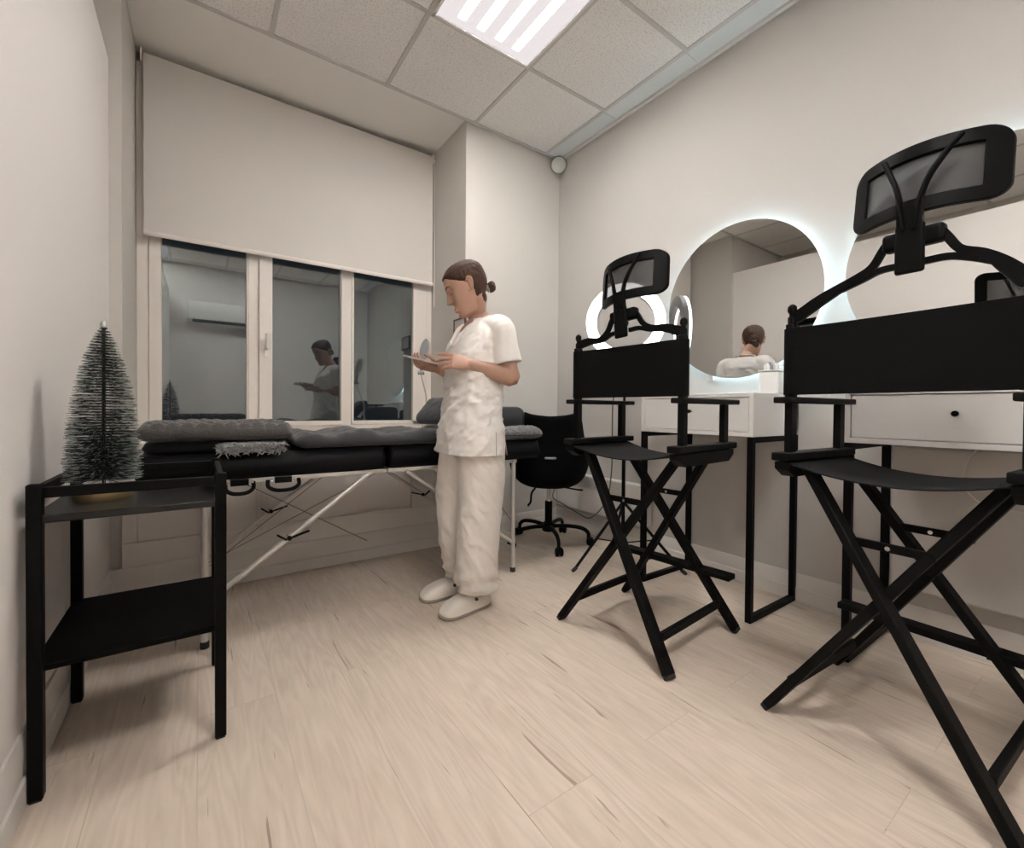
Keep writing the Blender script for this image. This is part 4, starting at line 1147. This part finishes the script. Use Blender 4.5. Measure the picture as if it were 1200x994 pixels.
# tunic
bm = B()
TUN = [(.695, .012, .130, .205, 2.5), (.72, .012, .131, .205, 2.5), (.80, .006, .130, .196, 2.4), (.90, -.002, .124, .178, 2.3), (.97, -.006, .120, .172, 2.3), (1.04, -.008, .122, .172, 2.3), (1.12, -.014, .128, .172, 2.4), (1.18, -.026, .124, .175, 2.5), (1.235, -.040, .104, .178, 2.5), (1.270, -.048, .084, .160, 2.4), (1.300, -.052, .066, .110, 2.2), (1.318, -.054, .060, .078, 2.1)]
rings = []
for i in range(44):
    t_ = i / 43; z = .695 + (1.318 - .695) * t_
    for k in range(len(TUN) - 1):
        if TUN[k][0] <= z <= TUN[k + 1][0] + 1e-9:
            q = (z - TUN[k][0]) / (TUN[k + 1][0] - TUN[k][0]); f, a, b_, p = [TUN[k][j] + (TUN[k + 1][j] - TUN[k][j]) * q for j in (1, 2, 3, 4)]; break
    ring = []
    for k, pt in enumerate(ell(W(f, 0, z), a, b_, 72, p)):
        c = W(f, 0, z); dv = (pt - c).normalized()
        k1 = 1 if z < 1.24 else .3
        rid = 1 - abs(fbm(pt.x * .8 + pt.z * .6, pt.y * .8, pt.z * 1.5 - pt.x, 8)) * 2.2
        wob = (.011 * max(0, rid) ** 2 + .006 * fbm(pt.x, pt.y, pt.z * 1.6, 12) - .004) * k1 + .006 * math.sin(pt.z * 75 + 9 * fbm(pt.x, pt.y, pt.z, 5)) * math.exp(-((z - .88) / .12) ** 2)
        q_ = pt + dv * wob
        if z < .86: q_.y = min(q_.y, 2.016 + .02 * max(0, (z - .80) / .06))      # the hem presses against the table edge
        ring.append(q_)
    rings.append(ring)
loft(bm, rings)
for s, d in ARM.items():
    sh, el = d['sh'], d['el']
    e2 = sh.lerp(el, .72)
    pts = spline([W(-.048, s * .07, 1.268), sh + V(0, 0, .006), sh.lerp(el, .38), e2], 6)
    n_ = len(pts)
    tube(bm, pts, [.054, .060, .062, .065], 28, ry=[.050, .058, .060, .063], round_caps=False)
tun = union('tunic', bm, M_scrub, person, .0045, 2, .5, PC)
# collar band along the V neck, side slit edging and pocket
def surf(f, l, z):
    for k in range(len(TUN) - 1):
        if TUN[k][0] <= z <= TUN[k + 1][0]:
            q = (z - TUN[k][0]) / (TUN[k + 1][0] - TUN[k][0]); ff, a, b_, p = [TUN[k][j] + (TUN[k + 1][j] - TUN[k][j]) * q for j in (1, 2, 3, 4)]; break
    x = a * max(0, 1 - abs(l / b_) ** p) ** (1 / p)
    return W(ff + x + f, l, z) - PC
bm = B()
for s in (-1, 1):
    P_ = [surf(.001, s * .002, 1.185)] + [surf(.003, s * (.012 + .050 * t_), 1.19 + .10 * t_) for t_ in (.15, .35, .6, .85)] + [W(-.045, s * .070, 1.318) - PC, W(-.085, s * .058, 1.330) - PC, W(-.108, s * .0, 1.333) - PC]
    tube(bm, spline(P_, 5), .0035, 8, ry=.011, ref=F)
obj('collar', bm, M_scrub, tun, smooth=60)
bm = B(); a0 = [surf(.002, l, z) for l, z in ((-.004, 1.188), (-.048, 1.285), (-.030, 1.318), (.030, 1.318), (.048, 1.285), (.004, 1.188))]
f = [bm.verts.new(p + F * .002) for p in a0]; g = [bm.verts.new(p - F * .012) for p in a0]
bm.faces.new(f); bm.faces.new(g[::-1])
for i in range(6): bm.faces.new((f[i], f[(i + 1) % 6], g[(i + 1) % 6], g[i]))
obj('neck_opening', bm, M_skin, person)
bm = B()
for s in (1,):
    tube(bm, [W(-.02, s * .197 + s * .012, .70) - PC, W(-.02, s * .197 + s * .010, .80) - PC], .0016, 6); tube(bm, [W(.03 - .11, s * .20, .698) - PC, W(-.06, s * .206, .80) - PC], .0014, 6)
obj('side_slit', bm, mat('seam_shadow_thread', (.42, .39, .36), .9, var=.03), tun)

# trousers
bm = B()
TR = {1: [(.80, 1.070, 1.785, .115, .098), (.70, 1.070, 1.772, .108, .098), (.60, 1.066, 1.765, .104, .092), (.50, 1.060, 1.762, .099, .088), (.40, 1.052, 1.760, .096, .086), (.28, 1.046, 1.760, .092, .086), (.16, 1.040, 1.764, .089, .086), (.115, 1.045, 1.766, .086, .084), (.085, 1.052, 1.768, .082, .080)],
      -1: [(.80, 1.055, 1.910, .112, .096), (.70, 1.050, 1.926, .104, .092), (.60, 1.044, 1.940, .100, .090), (.50, 1.038, 1.945, .096, .086), (.40, 1.034, 1.948, .092, .084), (.28, 1.040, 1.950, .085, .082), (.16, 1.060, 1.955, .076, .076), (.11, 1.068, 1.957, .072, .072), (.085, 1.072, 1.957, .070, .070)]}
for s, L_ in TR.items():
    rings = []
    n_ = 46; zt_, zb_ = L_[0][0], L_[-1][0]
    for i in range(n_ + 1):
        z = zt_ + (zb_ - zt_) * i / n_
        for k in range(len(L_) - 1):
            if L_[k + 1][0] - 1e-9 <= z <= L_[k][0] + 1e-9:
                q = (z - L_[k][0]) / (L_[k + 1][0] - L_[k][0]); x, y, a, b_ = [L_[k][j] + (L_[k + 1][j] - L_[k][j]) * q for j in (1, 2, 3, 4)]; break
        c = V(x, y, z); ring = []
        for pt in ell(c, a, b_, 48, 2.2):
            dv = (pt - c).normalized(); lowf = math.exp(-((z - .11) / .07) ** 2)
            rid = 1 - abs(fbm(pt.x * .7, pt.y * .7 + s, pt.z * .8 + pt.x, 7)) * 2.4
            wob = .008 * max(0, rid) ** 2 + .007 * fbm(pt.x, pt.y + s, pt.z * .5, 9) + .010 * math.sin(z * 95 + 4 * dv.y + 3 * fbm(pt.x, pt.y, pt.z, 6)) * lowf
            q_ = pt + dv * wob
            if z > .58: q_.y = min(q_.y, 2.014)
            ring.append(q_)
        rings.append(ring)
    loft(bm, rings)
loft(bm, [ell(V(1.062, 1.85, z), a, b_, 36, 2.4) for z, a, b_ in ((.655, .050, .03), (.68, .085, .09), (.72, .105, .150), (.82, .112, .150))])
union('trousers', bm, M_pants, person, .0048, 2, .5, PC)

# clogs
for s, (c, yaw) in {1: (V(1.0, 1.770, 0), 6), -1: (V(1.0, 1.965, 0), -3)}.items():
    fx = Matrix.Rotation(math.radians(yaw), 3, 'Z') @ V(-1, 0, 0); lx = V(-fx.y, fx.x, 0)
    bm = B(); rings = []
    for f_, hw, zt_ in ((-.118, .020, .050), (-.110, .032, .060), (-.085, .040, .066), (-.055, .042, .070), (-.02, .044, .082), (.02, .047, .083), (.06, .050, .074), (.09, .050, .063), (.112, .045, .050), (.126, .034, .036), (.133, .018, .026)):
        ring = []
        for k in range(24):
            q = 2 * PI * k / 24; cq, sq = math.cos(q), math.sin(q)
            z = .014 + (zt_ - .014) * max(0, sq) ** .75 if sq > 0 else .014 + .003 * sq
            ring.append(c + fx * f_ + lx * hw * math.copysign(abs(cq) ** .6, cq) + V(0, 0, z) - PC)
        rings.append(ring)
    loft(bm, rings); sh_ = obj('clog', bm, M_shoe, person, smooth=70); md = sh_.modifiers.new('sub', 'SUBSURF'); md.levels = md.render_levels = 1
    bm = B(); ol = []
    for f_, hw in ((-.122, .018), (-.112, .033), (-.085, .0415), (-.03, .0435), (.02, .048), (.06, .0515), (.09, .0515), (.114, .046), (.130, .034), (.138, .016)): ol.append((f_, hw))
    pts = [c + fx * f_ + lx * hw - PC for f_, hw in ol] + [c + fx * f_ - lx * hw - PC for f_, hw in ol[::-1]]
    loft(bm, [[p + V(0, 0, z) for p in pts] for z in (0.001, .016)]); obj('sole', bm, M_sole, sh_, bevel=.004)
    bm = B(); P_ = [c + fx * (-.012) + lx * .0475 * math.cos(a) + V(0, 0, .030 + .055 * max(0, math.sin(a)) ** .7) - PC for a in [PI * k / 12 for k in range(13)]]
    P_ = [c + fx * (-.02 - .085 * math.sin(a)) + lx * .0455 * math.cos(a) + V(0, 0, .060) - PC for a in [PI * k / 12 for k in range(13)]]
    tube(bm, P_, .002, 8, ry=.007, ref=(0, 0, 1)); obj('heel_strap', bm, M_shoe, sh_)
    bm = B()
    for sgn in (-1, 1): lathe(bm, [(0, -.004), (.0075, -.004), (.006, .004), (0, .005)], 14, aim(lx * sgn, c - PC + fx * -.018 + lx * .0465 * sgn + V(0, 0, .060)))
    obj('strap_button', bm, M_buckle, sh_)

# the phone in her right hand
t = thing('phone', 'pale phone held flat in the standing person\'s right hand', 'phone', (.810, 1.865, 1.118))
Mp = aim(V(.16, -.18, 1), (0, 0, 0), (.1, 1, 0))
bm = B(); O = rrect(.150, .074, .010, 5)
loft(bm, [[Mp @ V(x * k, y * k, z) for x, y in O] for k, z in ((.985, -.0045), (1, -.003), (1, .003), (.985, .0042))]); obj('case', bm, M_phone, t)
bm = B(); loft(bm, [[Mp @ V(x * .95, y * .92, z) for x, y in O] for z in (.0040, .0048)]); obj('screen', bm, M_phonedark, t)
